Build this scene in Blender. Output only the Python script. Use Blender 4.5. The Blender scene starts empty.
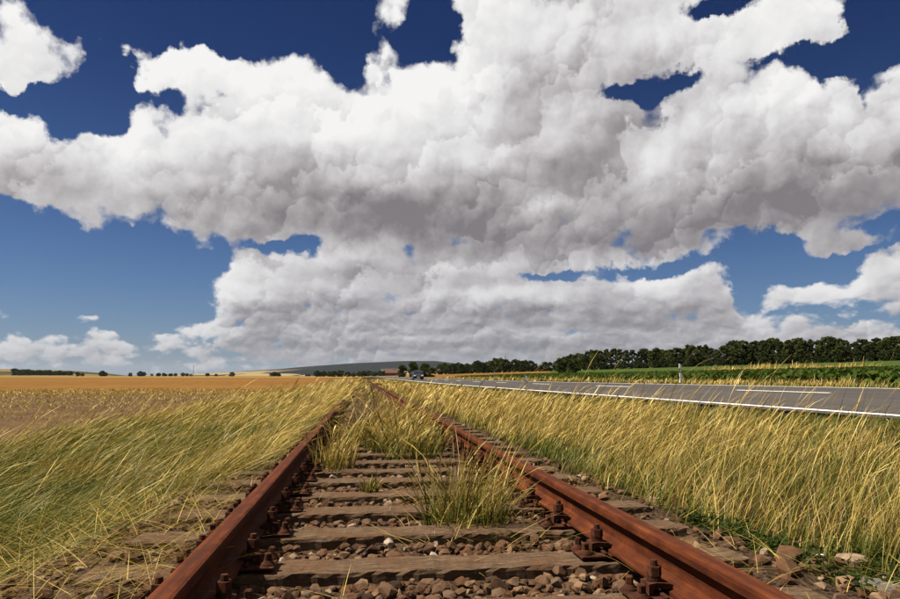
import bpy, bmesh, math, random
import numpy as np
from mathutils import Vector, Matrix, Quaternion

rng = np.random.default_rng(7)
random.seed(7)
S = bpy.context.scene
COL = S.collection
R = math.radians

# ------------------------------------------------------------------ camera
# photo 900 x 599; the rails meet at (364, 379.5); focal length about 680 px
FPX, PW, PH = 680.0, 900.0, 599.0
VPX, VPY = 364.0, 379.5
CAM = Vector((0.0, 0.0, 0.69))          # 0.69 m above the sleeper tops, 0.53 m above the rail heads
YAW = math.atan((450 - VPX) / FPX)
PITCH = math.atan((VPY - 299.5) / math.hypot(FPX, 450 - VPX))
F_DIR = Vector((math.sin(YAW) * math.cos(PITCH), math.cos(YAW) * math.cos(PITCH), math.sin(PITCH)))
R_DIR = Vector((math.cos(YAW), -math.sin(YAW), 0.0))
U_DIR = R_DIR.cross(F_DIR)

cam_data = bpy.data.cameras.new('camera')
cam_data.sensor_width = 36.0
cam_data.lens = 36.0 * FPX / PW
cam_data.clip_start = 0.05
cam_data.clip_end = 60000.0
cam = bpy.data.objects.new('camera', cam_data)
COL.objects.link(cam)
cam.matrix_world = Matrix.Translation(CAM) @ Matrix((R_DIR, U_DIR, -F_DIR)).transposed().to_4x4()
S.camera = cam


def ray(px, py):
    return (F_DIR * FPX + R_DIR * (px - PW / 2) + U_DIR * (PH / 2 - py)).normalized()


def at_z(px, py, z):                      # where a pixel's ray meets the level z
    d = ray(px, py)
    return CAM + d * ((z - CAM.z) / d.z)


def at_y(px, py, y):                      # where a pixel's ray reaches the distance y along the track
    d = ray(px, py)
    return CAM + d * (y / d.y)


def azel(px, py):
    d = ray(px, py)
    return math.degrees(math.atan2(d.x, d.y)), math.degrees(math.asin(d.z))


# ------------------------------------------------------------------ node helper
class NB:
    """small expression builder for shader nodes"""
    def __init__(self, tree):
        self.t = tree
        self.n = tree.nodes
        self.l = tree.links

    def node(self, typ, **kw):
        n = self.n.new(typ)
        for k, v in kw.items():
            setattr(n, k, v)
        return n

    def put(self, sock, v):
        if isinstance(v, E):
            v = v.s
        if isinstance(v, bpy.types.NodeSocket):
            self.l.new(v, sock)
        elif v is not None:
            sock.default_value = v

    def m(self, op, a, b=None, c=None, clamp=False):
        n = self.n.new('ShaderNodeMath')
        n.operation = op
        n.use_clamp = clamp
        for i, v in enumerate((a, b, c)):
            self.put(n.inputs[i], v)
        return E(self, n.outputs[0])

    def vm(self, op, a, b=None, c=None, scale=None, out=0):
        n = self.n.new('ShaderNodeVectorMath')
        n.operation = op
        for i, v in enumerate((a, b, c)):
            if v is not None:
                self.put(n.inputs[i], v)
        if scale is not None:
            self.put(n.inputs['Scale'], scale)
        return E(self, n.outputs[out])

    def xyz(self, x, y, z=0.0):
        n = self.n.new('ShaderNodeCombineXYZ')
        for i, v in enumerate((x, y, z)):
            self.put(n.inputs[i], v)
        return E(self, n.outputs[0])

    def sep(self, v):
        n = self.n.new('ShaderNodeSeparateXYZ')
        self.put(n.inputs[0], v)
        return [E(self, o) for o in n.outputs]

    def noise(self, vec, scale, detail=4.0, rough=0.5, dim='3D', typ='FBM', dist=0.0, out=0, lac=2.0):
        n = self.n.new('ShaderNodeTexNoise')
        n.noise_dimensions = dim
        n.noise_type = typ
        self.put(n.inputs['Vector'], vec)
        n.inputs['Scale'].default_value = scale
        n.inputs['Detail'].default_value = detail
        n.inputs['Roughness'].default_value = rough
        n.inputs['Lacunarity'].default_value = lac
        n.inputs['Distortion'].default_value = dist
        return E(self, n.outputs[out])

    def voro(self, vec, scale, detail=0.0, rough=0.5, dim='3D', feat='F1', out=0, smooth=0.5, rnd=1.0):
        n = self.n.new('ShaderNodeTexVoronoi')
        n.voronoi_dimensions = dim
        n.feature = feat
        self.put(n.inputs['Vector'], vec)
        n.inputs['Scale'].default_value = scale
        if 'Detail' in n.inputs:
            n.inputs['Detail'].default_value = detail
            n.inputs['Roughness'].default_value = rough
        if feat == 'SMOOTH_F1':
            n.inputs['Smoothness'].default_value = smooth
        n.inputs['Randomness'].default_value = rnd
        return E(self, n.outputs[out])

    def step(self, v, lo, hi, a=0.0, b=1.0):
        n = self.n.new('ShaderNodeMapRange')
        n.interpolation_type = 'SMOOTHSTEP'
        for k, x in (('Value', v), ('From Min', lo), ('From Max', hi), ('To Min', a), ('To Max', b)):
            self.put(n.inputs[k], x)
        return E(self, n.outputs[0])

    def lin(self, v, lo, hi, a=0.0, b=1.0):
        n = self.n.new('ShaderNodeMapRange')
        for k, x in (('Value', v), ('From Min', lo), ('From Max', hi), ('To Min', a), ('To Max', b)):
            self.put(n.inputs[k], x)
        return E(self, n.outputs[0])

    def mix(self, f, a, b, mode='MIX'):
        n = self.n.new('ShaderNodeMix')
        n.data_type = 'RGBA'
        n.blend_type = mode
        n.clamp_factor = True
        self.put(n.inputs[0], f)
        for i, v in ((6, a), (7, b)):
            if isinstance(v, (tuple, list)):
                v = tuple(v) + (1.0,) if len(v) == 3 else v
            self.put(n.inputs[i], v)
        return E(self, n.outputs[2])

    def ramp(self, f, stops):
        n = self.n.new('ShaderNodeValToRGB')
        cr = n.color_ramp
        while len(cr.elements) < len(stops):
            cr.elements.new(0.5)
        for e, (p, c) in zip(cr.elements, stops):
            e.position = p
            e.color = tuple(c) + (1.0,) if len(c) == 3 else c
        self.put(n.inputs[0], f)
        return E(self, n.outputs[0])

    def attr(self, name, out='Fac', typ='GEOMETRY'):
        n = self.n.new('ShaderNodeAttribute')
        n.attribute_name = name
        n.attribute_type = typ
        return E(self, n.outputs[out])

    def coord(self, which='Object'):
        n = self.n.new('ShaderNodeTexCoord')
        return E(self, n.outputs[which])


class E:
    def __init__(self, b, s):
        self.b, self.s = b, s

    def __add__(self, o): return self.b.m('ADD', self, o)
    def __radd__(self, o): return self.b.m('ADD', o, self)
    def __sub__(self, o): return self.b.m('SUBTRACT', self, o)
    def __rsub__(self, o): return self.b.m('SUBTRACT', o, self)
    def __mul__(self, o): return self.b.m('MULTIPLY', self, o)
    def __rmul__(self, o): return self.b.m('MULTIPLY', o, self)
    def __truediv__(self, o): return self.b.m('DIVIDE', self, o)
    def __pow__(self, o): return self.b.m('POWER', self, o)
    def max(self, o): return self.b.m('MAXIMUM', self, o)
    def min(self, o): return self.b.m('MINIMUM', self, o)


# ------------------------------------------------------------------ sky with cumulus, sun, exposure
SUN_EL, SUN_AZ = 57.0, -88.0              # azimuth counted from the track's direction, to the right
sun_dir = Vector((math.sin(R(SUN_AZ)) * math.cos(R(SUN_EL)), math.cos(R(SUN_AZ)) * math.cos(R(SUN_EL)), math.sin(R(SUN_EL))))

# cumulus banks: (photo x, y of the middle, half width, half height, strength), turned into azimuth and elevation
CLOUDS = [
    (225, 66, 120, 44, .8), (40, 160, 110, 62, .9), (150, 160, 115, 60, .9), (300, 135, 130, 72, 1.0),
    (430, 150, 140, 96, 1.1), (560, 60, 165, 105, 1.1), (500, 20, 85, 60, .8), (690, 38, 62, 46, .7),
    (800, 24, 72, 36, .8), (750, 44, 50, 28, .7), (600, 175, 165, 75, 1.0), (770, 150, 170, 88, 1.1), (880, 130, 85, 75, .8),
    (735, 215, 150, 46, .9), (300, 200, 190, 52, 1.0), (420, 210, 130, 44, .9),
    (105, 222, 62, 30, .6), (18, 228, 40, 24, .55), (32, 58, 62, 38, .6), (68, 0, 44, 14, .3),
    (385, 12, 36, 20, .26), (394, 56, 24, 15, .20), (316, 70, 24, 11, .3), (305, 52, 26, 14, .2),
    (255, 296, 80, 56, .8), (180, 322, 50, 20, .5), (215, 290, 40, 26, .5), (60, 232, 40, 14, .4), (340, 282, 110, 48, .8), (460, 280, 130, 56, .9), (530, 235, 90, 46, .7), (600, 300, 120, 40, .7),
    (690, 292, 92, 40, .8), (210, 335, 90, 30, .6), (420, 335, 300, 44, .9), (640, 340, 220, 36, .85), (820, 348, 160, 26, .7), (510, 250, 90, 34, .8), (580, 262, 80, 26, .7), (350, 248, 90, 24, .7), (60, 358, 140, 12, .45), (150, 340, 60, 14, .4),
    (812, 292, 52, 21, .6), (885, 284, 46, 24, .6), (874, 264, 40, 15, .5), (850, 234, 46, 20, .5), (895, 330, 60, 18, .45),
    (18, 307, 26, 13, .5), (84, 321, 25, 7, .4), (86, 343, 28, 11, .4), (20, 350, 60, 16, .45), (130, 350, 70, 14, .4),
    (48, 307, 9, 5, .25), (150, 308, 24, 6, .15), (705, 336, 40, 14, .5),
]
HOLES = [
    (92, 262, 110, 42, .9), (160, 300, 60, 40, .7), (88, 112, 44, 34, .9), (170, 18, 120, 26, .9), (345, 38, 30, 34, .7),
    (432, 26, 34, 34, .6), (715, 8, 40, 12, .7), (838, 60, 55, 17, .9), (885, 30, 34, 44, .9), (765, 58, 26, 7, .4), (35, 97, 60, 9, .6), (112, 66, 20, 30, .45), (628, 88, 42, 13, .75),
    (678, 80, 18, 9, .5), (565, 277, 50, 7, .45), (650, 268, 50, 7, .4), (775, 266, 80, 18, .7), (775, 238, 50, 12, .45), (745, 284, 20, 22, .6),
    (282, 243, 44, 9, .6), (712, 110, 8, 6, .35), (20, 268, 70, 40, .7), (895, 98, 18, 14, .5), (888, 225, 20, 8, .4), (170, 98, 34, 9, .4),
]


# undersides and sunlit shoulders of the big banks
SHADE = [
    (545, 70, 110, 60, .18), (690, 60, 60, 50, .12), (700, 150, 60, 40, .12), (590, 130, 60, 40, .10), (150, 150, 120, 30, .10), (480, 330, 300, 10, .06), (300, 312, 90, 6, -.14), (470, 314, 100, 6, -.16), (620, 322, 110, 6, -.16), (240, 345, 90, 5, -.12), (520, 344, 140, 5, -.14), (380, 298, 60, 6, .16), (560, 332, 50, 5, .16), (300, 330, 50, 6, .14), (430, 338, 60, 5, .14), (720, 338, 60, 5, .14), (350, 285, 80, 10, .12), (450, 290, 120, 14, .10), (250, 282, 60, 18, .15), (600, 290, 60, 12, .12),
    (400, 216, 170, 19, -.36), (780, 195, 130, 28, -.36), (110, 192, 90, 14, -.12), (600, 240, 130, 14, -.22), (330, 190, 90, 16, -.15),
    (640, 130, 50, 30, -.12), (540, 85, 90, 22, -.10), (560, 165, 50, 22, -.12), (50, 150, 40, 24, -.08),
    (560, 18, 100, 34, .25), (230, 60, 110, 34, .30), (430, 90, 40, 50, .30), (300, 130, 110, 40, .25), (760, 105, 70, 22, .35), (660, 170, 26, 34, .30),
    (500, 150, 80, 16, .15), (100, 120, 50, 22, .2), (30, 120, 40, 20, .2), (540, 200, 26, 14, .35), (860, 140, 40, 22, .25), (690, 30, 50, 24, .2),
    (225, 272, 40, 22, .40), (330, 258, 60, 14, .32), (460, 268, 60, 12, .28), (480, 300, 40, 10, .30), (540, 300, 50, 12, .25), (690, 270, 70, 14, .40),
    (640, 278, 40, 12, .3), (240, 300, 50, 12, .2), (160, 328, 30, 8, .3), (400, 315, 90, 8, .15), (330, 300, 60, 8, -.15), (560, 318, 90, 8, -.15),
    (680, 310, 80, 9, -.18), (820, 285, 50, 10, .3), (880, 272, 40, 12, .3), (260, 322, 80, 7, -.12),
]

AZ0, AZ1, EL1 = -32.0, 42.0, 32.0


def cloud_fields():
    """cloud thickness over azimuth and elevation, and how much sunlight is left at each place in it"""
    nu, nv = 297, 129
    U, V = np.meshgrid(np.linspace(AZ0, AZ1, nu), np.linspace(0.0, EL1, nv))
    L = np.full(U.shape, -0.55)
    for (cx, cy, rx, ry, wt) in CLOUDS:
        a, e = azel(cx, cy)
        r = np.hypot((U - a) / (math.degrees(rx / FPX) * 1.08), (V - e) / (math.degrees(ry / FPX) * 1.08))
        g = wt * (1.0 - r)
        h = np.clip(0.5 + 0.5 * (g - L) / 0.16, 0, 1)
        L = L * (1 - h) + g * h + 0.16 * h * (1 - h)
    L = np.maximum(L, -0.55)
    for (cx, cy, rx, ry, wt) in HOLES:
        a, e = azel(cx, cy)
        r = np.hypot((U - a) / math.degrees(rx / FPX), (V - e) / math.degrees(ry / FPX))
        L -= np.clip(1.0 - r / 1.22, 0, 1) * wt * 1.15
    L = np.clip(L + 0.12 * np.clip(L / 0.35, 0, 1), -0.6, 1.2)
    T = np.zeros_like(L)
    s = V + 3.5
    k = 14
    for i in range(1, k + 1):
        t = 0.55 * (i / k) ** 1.4
        uu = U - 0.45 * t * s
        vv = V + 0.90 * t * s
        iu = np.clip((uu - AZ0) / (AZ1 - AZ0) * (nu - 1), 0, nu - 1.001)
        iv = np.clip(vv / EL1 * (nv - 1), 0, nv - 1.001)
        i0, j0 = iu.astype(int), iv.astype(int)
        fu, fv = iu - i0, iv - j0
        d = (L[j0, i0] * (1 - fu) + L[j0, i0 + 1] * fu) * (1 - fv) + (L[j0 + 1, i0] * (1 - fu) + L[j0 + 1, i0 + 1] * fu) * fv
        T += np.clip(d + 0.05, 0, 0.7) * (1.4 * (i / k) ** 0.4 / k)
    light = np.exp(-1.4 * T)
    for (cx, cy, rx, ry, wt) in SHADE:
        a, e = azel(cx, cy)
        r = np.hypot((U - a) / math.degrees(rx / FPX), (V - e) / math.degrees(ry / FPX))
        light += wt * np.exp(-r * r * 1.4)
    return L, np.clip(light, 0, 1.15)


def table(b, field, u, v, rank):
    """a smooth field over (u, v) in 0..1 as a sum of products of curves"""
    A, sg, B = np.linalg.svd(field, full_matrices=False)
    tot = None
    for k in range(0, rank, 3):
        cols = []
        for M, t in ((A[:, k:k + 3] * np.sqrt(sg[k:k + 3]), v), (B[k:k + 3].T * np.sqrt(sg[k:k + 3]), u)):
            n = b.n.new('ShaderNodeRGBCurve')
            mp = n.mapping
            mp.use_clip = False
            mp.extend = 'HORIZONTAL'
            num = 75
            xs = np.linspace(0, 1, num)
            for c in range(3):
                ys = np.interp(xs, np.linspace(0, 1, M.shape[0]), M[:, c])
                cu = mp.curves[c]
                while len(cu.points) < num:
                    cu.points.new(0.5, 0.5)
                for pt, xx, yy in zip(cu.points, xs, ys):
                    pt.location = (xx, yy)
            mp.update()
            b.put(n.inputs['Color'], b.xyz(t, t, t))
            cols.append(n.outputs[0])
        e = b.vm('DOT_PRODUCT', cols[0], cols[1], out=1)
        tot = e if tot is None else tot + e
    return tot


def build_world():
    w = bpy.data.worlds.new('World')
    S.world = w
    w.use_nodes = True
    t = w.node_tree
    t.nodes.clear()
    b = NB(t)
    out = b.node('ShaderNodeOutputWorld')
    bg = b.node('ShaderNodeBackground')
    t.links.new(bg.outputs[0], out.inputs[0])
    w.cycles.sampling_method = 'MANUAL'
    w.cycles.sample_map_resolution = 256
    sky = b.node('ShaderNodeTexSky', sky_type='NISHITA', sun_disc=False)
    sky.sun_elevation = R(SUN_EL)
    sky.sun_rotation = R(SUN_AZ)
    sky.altitude = 200.0
    sky.air_density = 1.0
    sky.dust_density = 0.25
    sky.ozone_density = 3.0
    d = b.coord('Generated')
    x, y, z = b.sep(d)
    DEG = 180 / math.pi
    az0 = b.m('ARCTAN2', x, y) * DEG
    el0 = b.m('ARCSINE', z.max(-1.0).min(1.0)) * DEG
    # beyond the built banks the same cloudscape goes on, folded back and forth round the horizon and overhead
    az = b.m('PINGPONG', az0 - AZ0, AZ1 - AZ0) + AZ0
    el = b.m('PINGPONG', el0.max(0.0), EL1)
    p = b.xyz(az, el)
    hi = b.step(el0, 3.0, 10.0)              # 0 for the far clouds low over the horizon, 1 for the near ones
    amp = b.lin(hi, 0.0, 1.0, 1.6, 4.6)
    # warp the layout so that no bank keeps a smooth outline
    wv = b.vm('SUBTRACT', b.noise(p, 0.16, 6.0, 0.62, '2D', out=1), (0.5, 0.5, 0.5))
    pw = b.vm('MULTIPLY_ADD', wv, b.xyz(amp * 1.3, amp, 0.0), p)
    pu, pv, _ = b.sep(pw)
    tu = (pu - AZ0) * (1.0 / (AZ1 - AZ0))
    tv = pv * (1.0 / EL1)
    Lf, Gf = cloud_fields()
    L = table(b, Lf, tu, tv, 15)
    G = table(b, Gf, tu, tv, 12)

    def detail(q, oct):
        q = b.vm('MULTIPLY_ADD', wv, (1.5, 1.5, 0.0), q)
        near = (0.42 - b.voro(q, 0.25, oct, 0.45, '2D', 'SMOOTH_F1', smooth=0.25)) * 0.55 + (b.noise(q, 0.25, 4.0 + oct * 1.5, 0.60, '2D') - 0.5) * 0.72
        q2 = b.vm('MULTIPLY', q, (0.75, 1.35, 1.0))
        far = (0.42 - b.voro(q2, 0.55, oct, 0.5, '2D', 'SMOOTH_F1', smooth=0.25)) * 0.6 + (b.noise(q2, 0.5, 2.0 + oct * 1.5, 0.58, '2D') - 0.5) * 0.7
        return far + (near - far) * hi

    n0 = detail(p, 3.0)
    n1 = detail(b.vm('ADD', p, b.xyz(amp * -0.08, amp * 0.16, 0.0)), 1.5)
    D = L + n0
    relief = n0 - n1

    def puffs(scale, wob):
        """rounded heads: each cell is lit on the side that faces the sun"""
        q = b.vm('MULTIPLY_ADD', wf, (wob, wob, 0.0), p)
        n = b.n.new('ShaderNodeTexVoronoi')
        n.voronoi_dimensions = '2D'
        n.feature = 'SMOOTH_F1'
        n.inputs['Smoothness'].default_value = 0.22
        b.put(n.inputs['Vector'], q)
        n.inputs['Scale'].default_value = scale
        dv = b.vm('SUBTRACT', q, E(b, n.outputs['Position']))
        return b.vm('DOT_PRODUCT', dv, (-0.55 * scale, 0.83 * scale, 0.0), out=1)

    wf = b.vm('SUBTRACT', b.noise(b.vm('ADD', p, (31.0, 17.0, 0.0)), 0.33, 6.0, 0.58, '2D', out=1), (0.5, 0.5, 0.5))
    rough = b.step(b.noise(p, 0.13, 3.0, 0.55, '2D'), 0.38, 0.64)
    big = puffs(0.19, 6.5)
    cauli = big * 0.18 * b.lin(hi, 0.0, 1.0, 0.3, 1.0) + puffs(0.50, 3.2) * (rough * 0.12 + 0.02) + b.m('MULTIPLY', puffs(0.7, 2.6), 1.0 - hi) * (rough * 0.16 + 0.06)
    lum = G * 0.90 - 0.03 + relief * b.lin(hi, 0.0, 1.0, 0.55, 0.36) + cauli + (0.30 - D).max(0.0) * 0.35 + n0 * 0.10 + 0.03
    D = D + cauli * 0.22
    alpha = b.step(D, -0.06, 0.24)
    ccol = b.ramp(lum, [(0.0, (.25, .23, .24)), (0.2, (.40, .375, .385)), (0.42, (.63, .605, .615)), (0.66, (.90, .89, .89)), (0.9, (1.08, 1.07, 1.06))])
    ccol = b.vm('SCALE', ccol, scale=6.2)
    # far clouds lose contrast in the air near the horizon
    far = b.m('EXPONENT', el0.max(0.0) * -0.20) * 0.7
    ccol = b.mix(far, ccol, (1.9, 2.1, 2.55))
    pol = b.mix(b.step(el0, 3.0, 30.0), (0.22, 0.31, 0.45), (0.068, 0.122, 0.245))      # the deep blue of a polarised summer sky
    blue = b.vm('MULTIPLY', E(b, sky.outputs[0]), pol)
    veil = b.m('EXPONENT', el0.max(0.0) * -0.30) * 0.85
    blue = b.mix(veil, blue, (2.0, 2.3, 2.85))
    colr = b.mix(alpha, blue, ccol)
    b.put(bg.inputs[0], colr)
    bg.inputs[1].default_value = 0.05


build_world()
sun_data = bpy.data.lights.new('sun', 'SUN')
sun_data.energy = 5.0
sun_data.angle = R(0.55)
sun_data.color = (1.0, 0.91, 0.76)
sun = bpy.data.objects.new('sun', sun_data)
COL.objects.link(sun)
sun.rotation_euler = (-sun_dir).to_track_quat('-Z', 'Y').to_euler()

S.view_settings.view_transform = 'Standard'
S.view_settings.look = 'None'
S.view_settings.exposure = 1.45
S.view_settings.gamma = 1.0
S.cycles.max_bounces = 6
S.cycles.diffuse_bounces = 1
S.view_settings.use_curve_mapping = False

# ------------------------------------------------------------------ object helpers
def tag(o, label=None, cat=None, group=None, kind=None):
    if label: o['label'] = label
    if cat: o['category'] = cat
    if group: o['group'] = group
    if kind: o['kind'] = kind
    return o


def link(name, data, mat=None, parent=None, loc=None, rot=None):
    o = bpy.data.objects.new(name, data)
    COL.objects.link(o)
    if mat is not None and data is not None and not data.materials:
        data.materials.append(mat)
    if parent is not None:
        o.parent = parent
    if loc is not None:
        o.location = loc
    if rot is not None:
        o.rotation_euler = rot
    return o


def empty(name, loc=(0, 0, 0), rz=0.0):
    o = bpy.data.objects.new(name, None)
    o.empty_display_size = 0.1
    COL.objects.link(o)
    o.location = loc
    o.rotation_euler = (0, 0, rz)
    return o


def copy_tree(o, parent=None):
    c = o.copy()
    COL.objects.link(c)
    c.parent = parent
    for ch in o.children:
        copy_tree(ch, c)
    return c


def np_mesh(name, verts, faces, smooth=False, **attrs):
    """verts (n,3); faces: list of (m,k) index arrays; attrs: per-vertex floats"""
    me = bpy.data.meshes.new(name)
    verts = np.asarray(verts, dtype=np.float32)
    faces = [np.asarray(f, dtype=np.int32) for f in faces if len(f)]
    me.vertices.add(len(verts))
    me.vertices.foreach_set('co', verts.ravel())
    loops = np.concatenate([f.ravel() for f in faces])
    tot = np.concatenate([np.full(len(f), f.shape[1], dtype=np.int32) for f in faces])
    start = np.concatenate([[0], np.cumsum(tot)[:-1]]).astype(np.int32)
    me.loops.add(len(loops))
    me.loops.foreach_set('vertex_index', loops)
    me.polygons.add(len(tot))
    me.polygons.foreach_set('loop_start', start)
    me.polygons.foreach_set('loop_total', tot)
    me.update(calc_edges=True)
    me.polygons.foreach_set('use_smooth', np.full(len(tot), smooth, dtype=bool))
    for k, v in attrs.items():
        a = me.attributes.new(k, 'FLOAT', 'POINT')
        a.data.foreach_set('value', np.asarray(v, dtype=np.float32).ravel())
    return me


class MB:
    """collects boxes, prisms and lathes into one mesh"""
    def __init__(self):
        self.bm = bmesh.new()

    def box(self, c, s, bevel=0.0, rz=0.0):
        r = bmesh.ops.create_cube(self.bm, size=1.0)
        vs = r['verts']
        bmesh.ops.scale(self.bm, vec=s, verts=vs)
        if bevel > 0:
            es = list({e for v in vs for e in v.link_edges})
            rb = bmesh.ops.bevel(self.bm, geom=es, offset=bevel, segments=1, affect='EDGES', profile=0.5)
            vs = list({v for f in rb['faces'] for v in f.verts} | {v for v in vs if v.is_valid})
        if rz:
            bmesh.ops.rotate(self.bm, cent=(0, 0, 0), matrix=Matrix.Rotation(rz, 3, 'Z'), verts=vs)
        bmesh.ops.translate(self.bm, vec=c, verts=vs)
        return self

    def cyl(self, c, r1, r2, h, n=12, axis='Z', rot=0.0):
        r = bmesh.ops.create_cone(self.bm, cap_ends=True, segments=n, radius1=r1, radius2=r2, depth=h)
        vs = r['verts']
        if rot:
            bmesh.ops.rotate(self.bm, cent=(0, 0, 0), matrix=Matrix.Rotation(rot, 3, 'Z'), verts=vs)
        if axis != 'Z':
            bmesh.ops.rotate(self.bm, cent=(0, 0, 0), matrix=Matrix.Rotation(math.pi / 2, 3, 'Y' if axis == 'X' else 'X'), verts=vs)
        bmesh.ops.translate(self.bm, vec=c, verts=vs)
        return self

    def prism(self, pts, y0, y1):
        """outline in (x, z) extruded along y"""
        a = [self.bm.verts.new((p[0], y0, p[1])) for p in pts]
        c = [self.bm.verts.new((p[0], y1, p[1])) for p in pts]
        n = len(pts)
        self.bm.faces.new(a)
        self.bm.faces.new(c[::-1])
        for i in range(n):
            self.bm.faces.new((a[i], c[i], c[(i + 1) % n], a[(i + 1) % n]))
        return self

    def bar(self, p, q, r, n=5):
        p, q = Vector(p), Vector(q)
        d = q - p
        rr = bmesh.ops.create_cone(self.bm, cap_ends=True, segments=n, radius1=r, radius2=r, depth=d.length)
        m = d.to_track_quat('Z', 'Y').to_matrix()
        bmesh.ops.rotate(self.bm, cent=(0, 0, 0), matrix=m, verts=rr['verts'])
        bmesh.ops.translate(self.bm, vec=(p + q) / 2, verts=rr['verts'])
        return self

    def mesh(self, name):
        bmesh.ops.recalc_face_normals(self.bm, faces=self.bm.faces)
        me = bpy.data.meshes.new(name)
        self.bm.to_mesh(me)
        self.bm.free()
        return me


# ------------------------------------------------------------------ materials
MATS = {}


def new_mat(name):
    m = bpy.data.materials.new(name)
    m.use_nodes = True
    t = m.node_tree
    t.nodes.clear()
    b = NB(t)
    o = b.node('ShaderNodeOutputMaterial')
    MATS[name] = m
    return m, b, o


ALB = 0.38


def principled(name, build, k=ALB):
    """build(b) returns dict(color=, rough=, bump=(height, strength, distance), spec=, metal=)"""
    m, b, o = new_mat(name)
    p = b.node('ShaderNodeBsdfPrincipled')
    r = build(b)
    b.put(p.inputs['Base Color'], b.vm('MULTIPLY', r['color'], (k, k, k)))
    b.put(p.inputs['Roughness'], r.get('rough', 0.8))
    b.put(p.inputs['Metallic'], r.get('metal', 0.0))
    b.put(p.inputs['Specular IOR Level'], r.get('spec', 0.3))
    if 'bump' in r:
        h, st, di = r['bump']
        bn = b.node('ShaderNodeBump')
        bn.inputs['Strength'].default_value = st
        bn.inputs['Distance'].default_value = di
        b.put(bn.inputs['Height'], h)
        b.l.new(bn.outputs[0], p.inputs['Normal'])
    b.l.new(p.outputs[0], o.inputs[0])
    return m


def m_plain(name, col, rough=0.7, var=0.12, scale=8.0, spec=0.3, metal=0.0):
    def f(b):
        n = b.noise(b.coord('Object'), scale, 4.0, 0.6)
        c = b.mix(n, tuple(x * (1 - var) for x in col), tuple(min(1.0, x * (1 + var)) for x in col))
        return dict(color=c, rough=rough, spec=spec, metal=metal)
    return principled(name, f, 1.0)


def geo_pos(b):
    n = b.node('ShaderNodeNewGeometry')
    return E(b, n.outputs['Position'])


def f_ground(b):
    p = geo_pos(b)
    x, y, z = b.sep(p)
    n1 = b.noise(p, 0.35, 6.0, 0.6)
    n2 = b.noise(p, 6.0, 6.0, 0.65)
    n3 = b.noise(b.vm('MULTIPLY', p, (1.0, 0.12, 1.0)), 1.2, 5.0, 0.6)
    far = b.noise(b.vm('MULTIPLY', p, (0.3, 1.0, 1.0)), 0.02, 4.0, 0.5)
    # left: brown headland with straw litter, golden stubble further out
    brown = b.ramp(n2, [(0.3, (.060, .034, .020)), (0.5, (.14, .085, .048)), (0.7, (.27, .18, .10))])
    brown = b.mix(b.step(n1, .4, .65), brown, (.20, .125, .066))
    gold = b.ramp(n3, [(0.3, (.20, .090, .022)), (0.55, (.285, .142, .037)), (0.75, (.34, .19, .06))])
    gold = b.mix(b.step(far, .48, .6, 0.0, .5), gold, (.31, .19, .07))
    edge = y + (n1 - 0.5) * 26.0
    left = b.mix(b.step(edge, 42.0, 62.0), brown, gold)
    # verges: dry soil and thatch
    thatch = b.ramp(n2, [(0.3, (.018, .012, .007)), (0.5, (.048, .034, .017)), (0.72, (.11, .080, .036))])
    # right: beet green, a ripe strip, meadow, stubble further along
    green = b.ramp(n2, [(0.3, (.030, .055, .012)), (0.55, (.065, .105, .022)), (0.75, (.11, .15, .04))])
    meadow = b.ramp(n1, [(0.3, (.055, .095, .018)), (0.6, (.085, .125, .028)), (0.8, (.15, .16, .05))])
    verge = b.ramp(n2, [(0.3, (.08, .085, .022)), (0.6, (.17, .155, .05)), (0.8, (.27, .22, .09))])
    ripe = b.mix(n2, (.25, .19, .07), (.42, .31, .12))
    xe = x + (n1 - 0.5) * 1.2
    right = b.mix(b.step(xe, 16.3, 16.8), verge, green)
    right = b.mix(b.step(xe, 32.0, 32.6) * b.step(y, 40.0, 46.0) * b.step(y, 66.0, 60.0), right, ripe)
    xm = x + (n1 - 0.5) * 5.0
    right = b.mix(b.step(xm, 36.0, 39.0), right, meadow)
    ys = y + (n1 - 0.5) * 8.0
    right = b.mix(b.step(ys, 96.0, 106.0) * b.step(x, 15.6, 16.4) * b.step(x - y * .27 + (n1 - .5) * 6.0, 4.0, 0.0), right, gold)
    c = b.mix(b.step(x + (n1 - .5) * 1.6, -6.6, -5.0), left, thatch)
    c = b.mix(b.step(x, 14.0, 14.3), c, right)
    # wide land beyond: a patchwork of stubble and green
    patch = b.voro(b.vm('MULTIPLY', p, (1.0, 0.55, 0.0)), 0.0022, out=1)
    pr, pg, pb = b.sep(patch)
    land = b.ramp(pr, [(0.0, (.36, .22, .075)), (0.35, (.45, .30, .11)), (0.5, (.075, .105, .03)), (0.7, (.30, .22, .10)), (0.9, (.05, .075, .022))])
    c = b.mix(b.step(y, 520.0, 640.0), c, land)
    return dict(color=c, rough=1.0, spec=0.02, bump=(n2, 0.6, 0.05))


principled('ground', f_ground)


def f_bed(b):
    p = geo_pos(b)
    v = b.voro(p, 34.0, 1.0, out=1)
    r, g, bl = b.sep(v)
    d = b.voro(p, 34.0)
    n = b.noise(p, 3.0, 5.0, .6)
    c = b.ramp(r * .6 + n * .4, [(0.2, (.020, .012, .008)), (0.5, (.060, .036, .021)), (0.8, (.13, .083, .050))])
    return dict(color=c, rough=0.95, spec=0.05, bump=(d + n, 0.9, 0.02))


principled('bed', f_bed)


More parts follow.
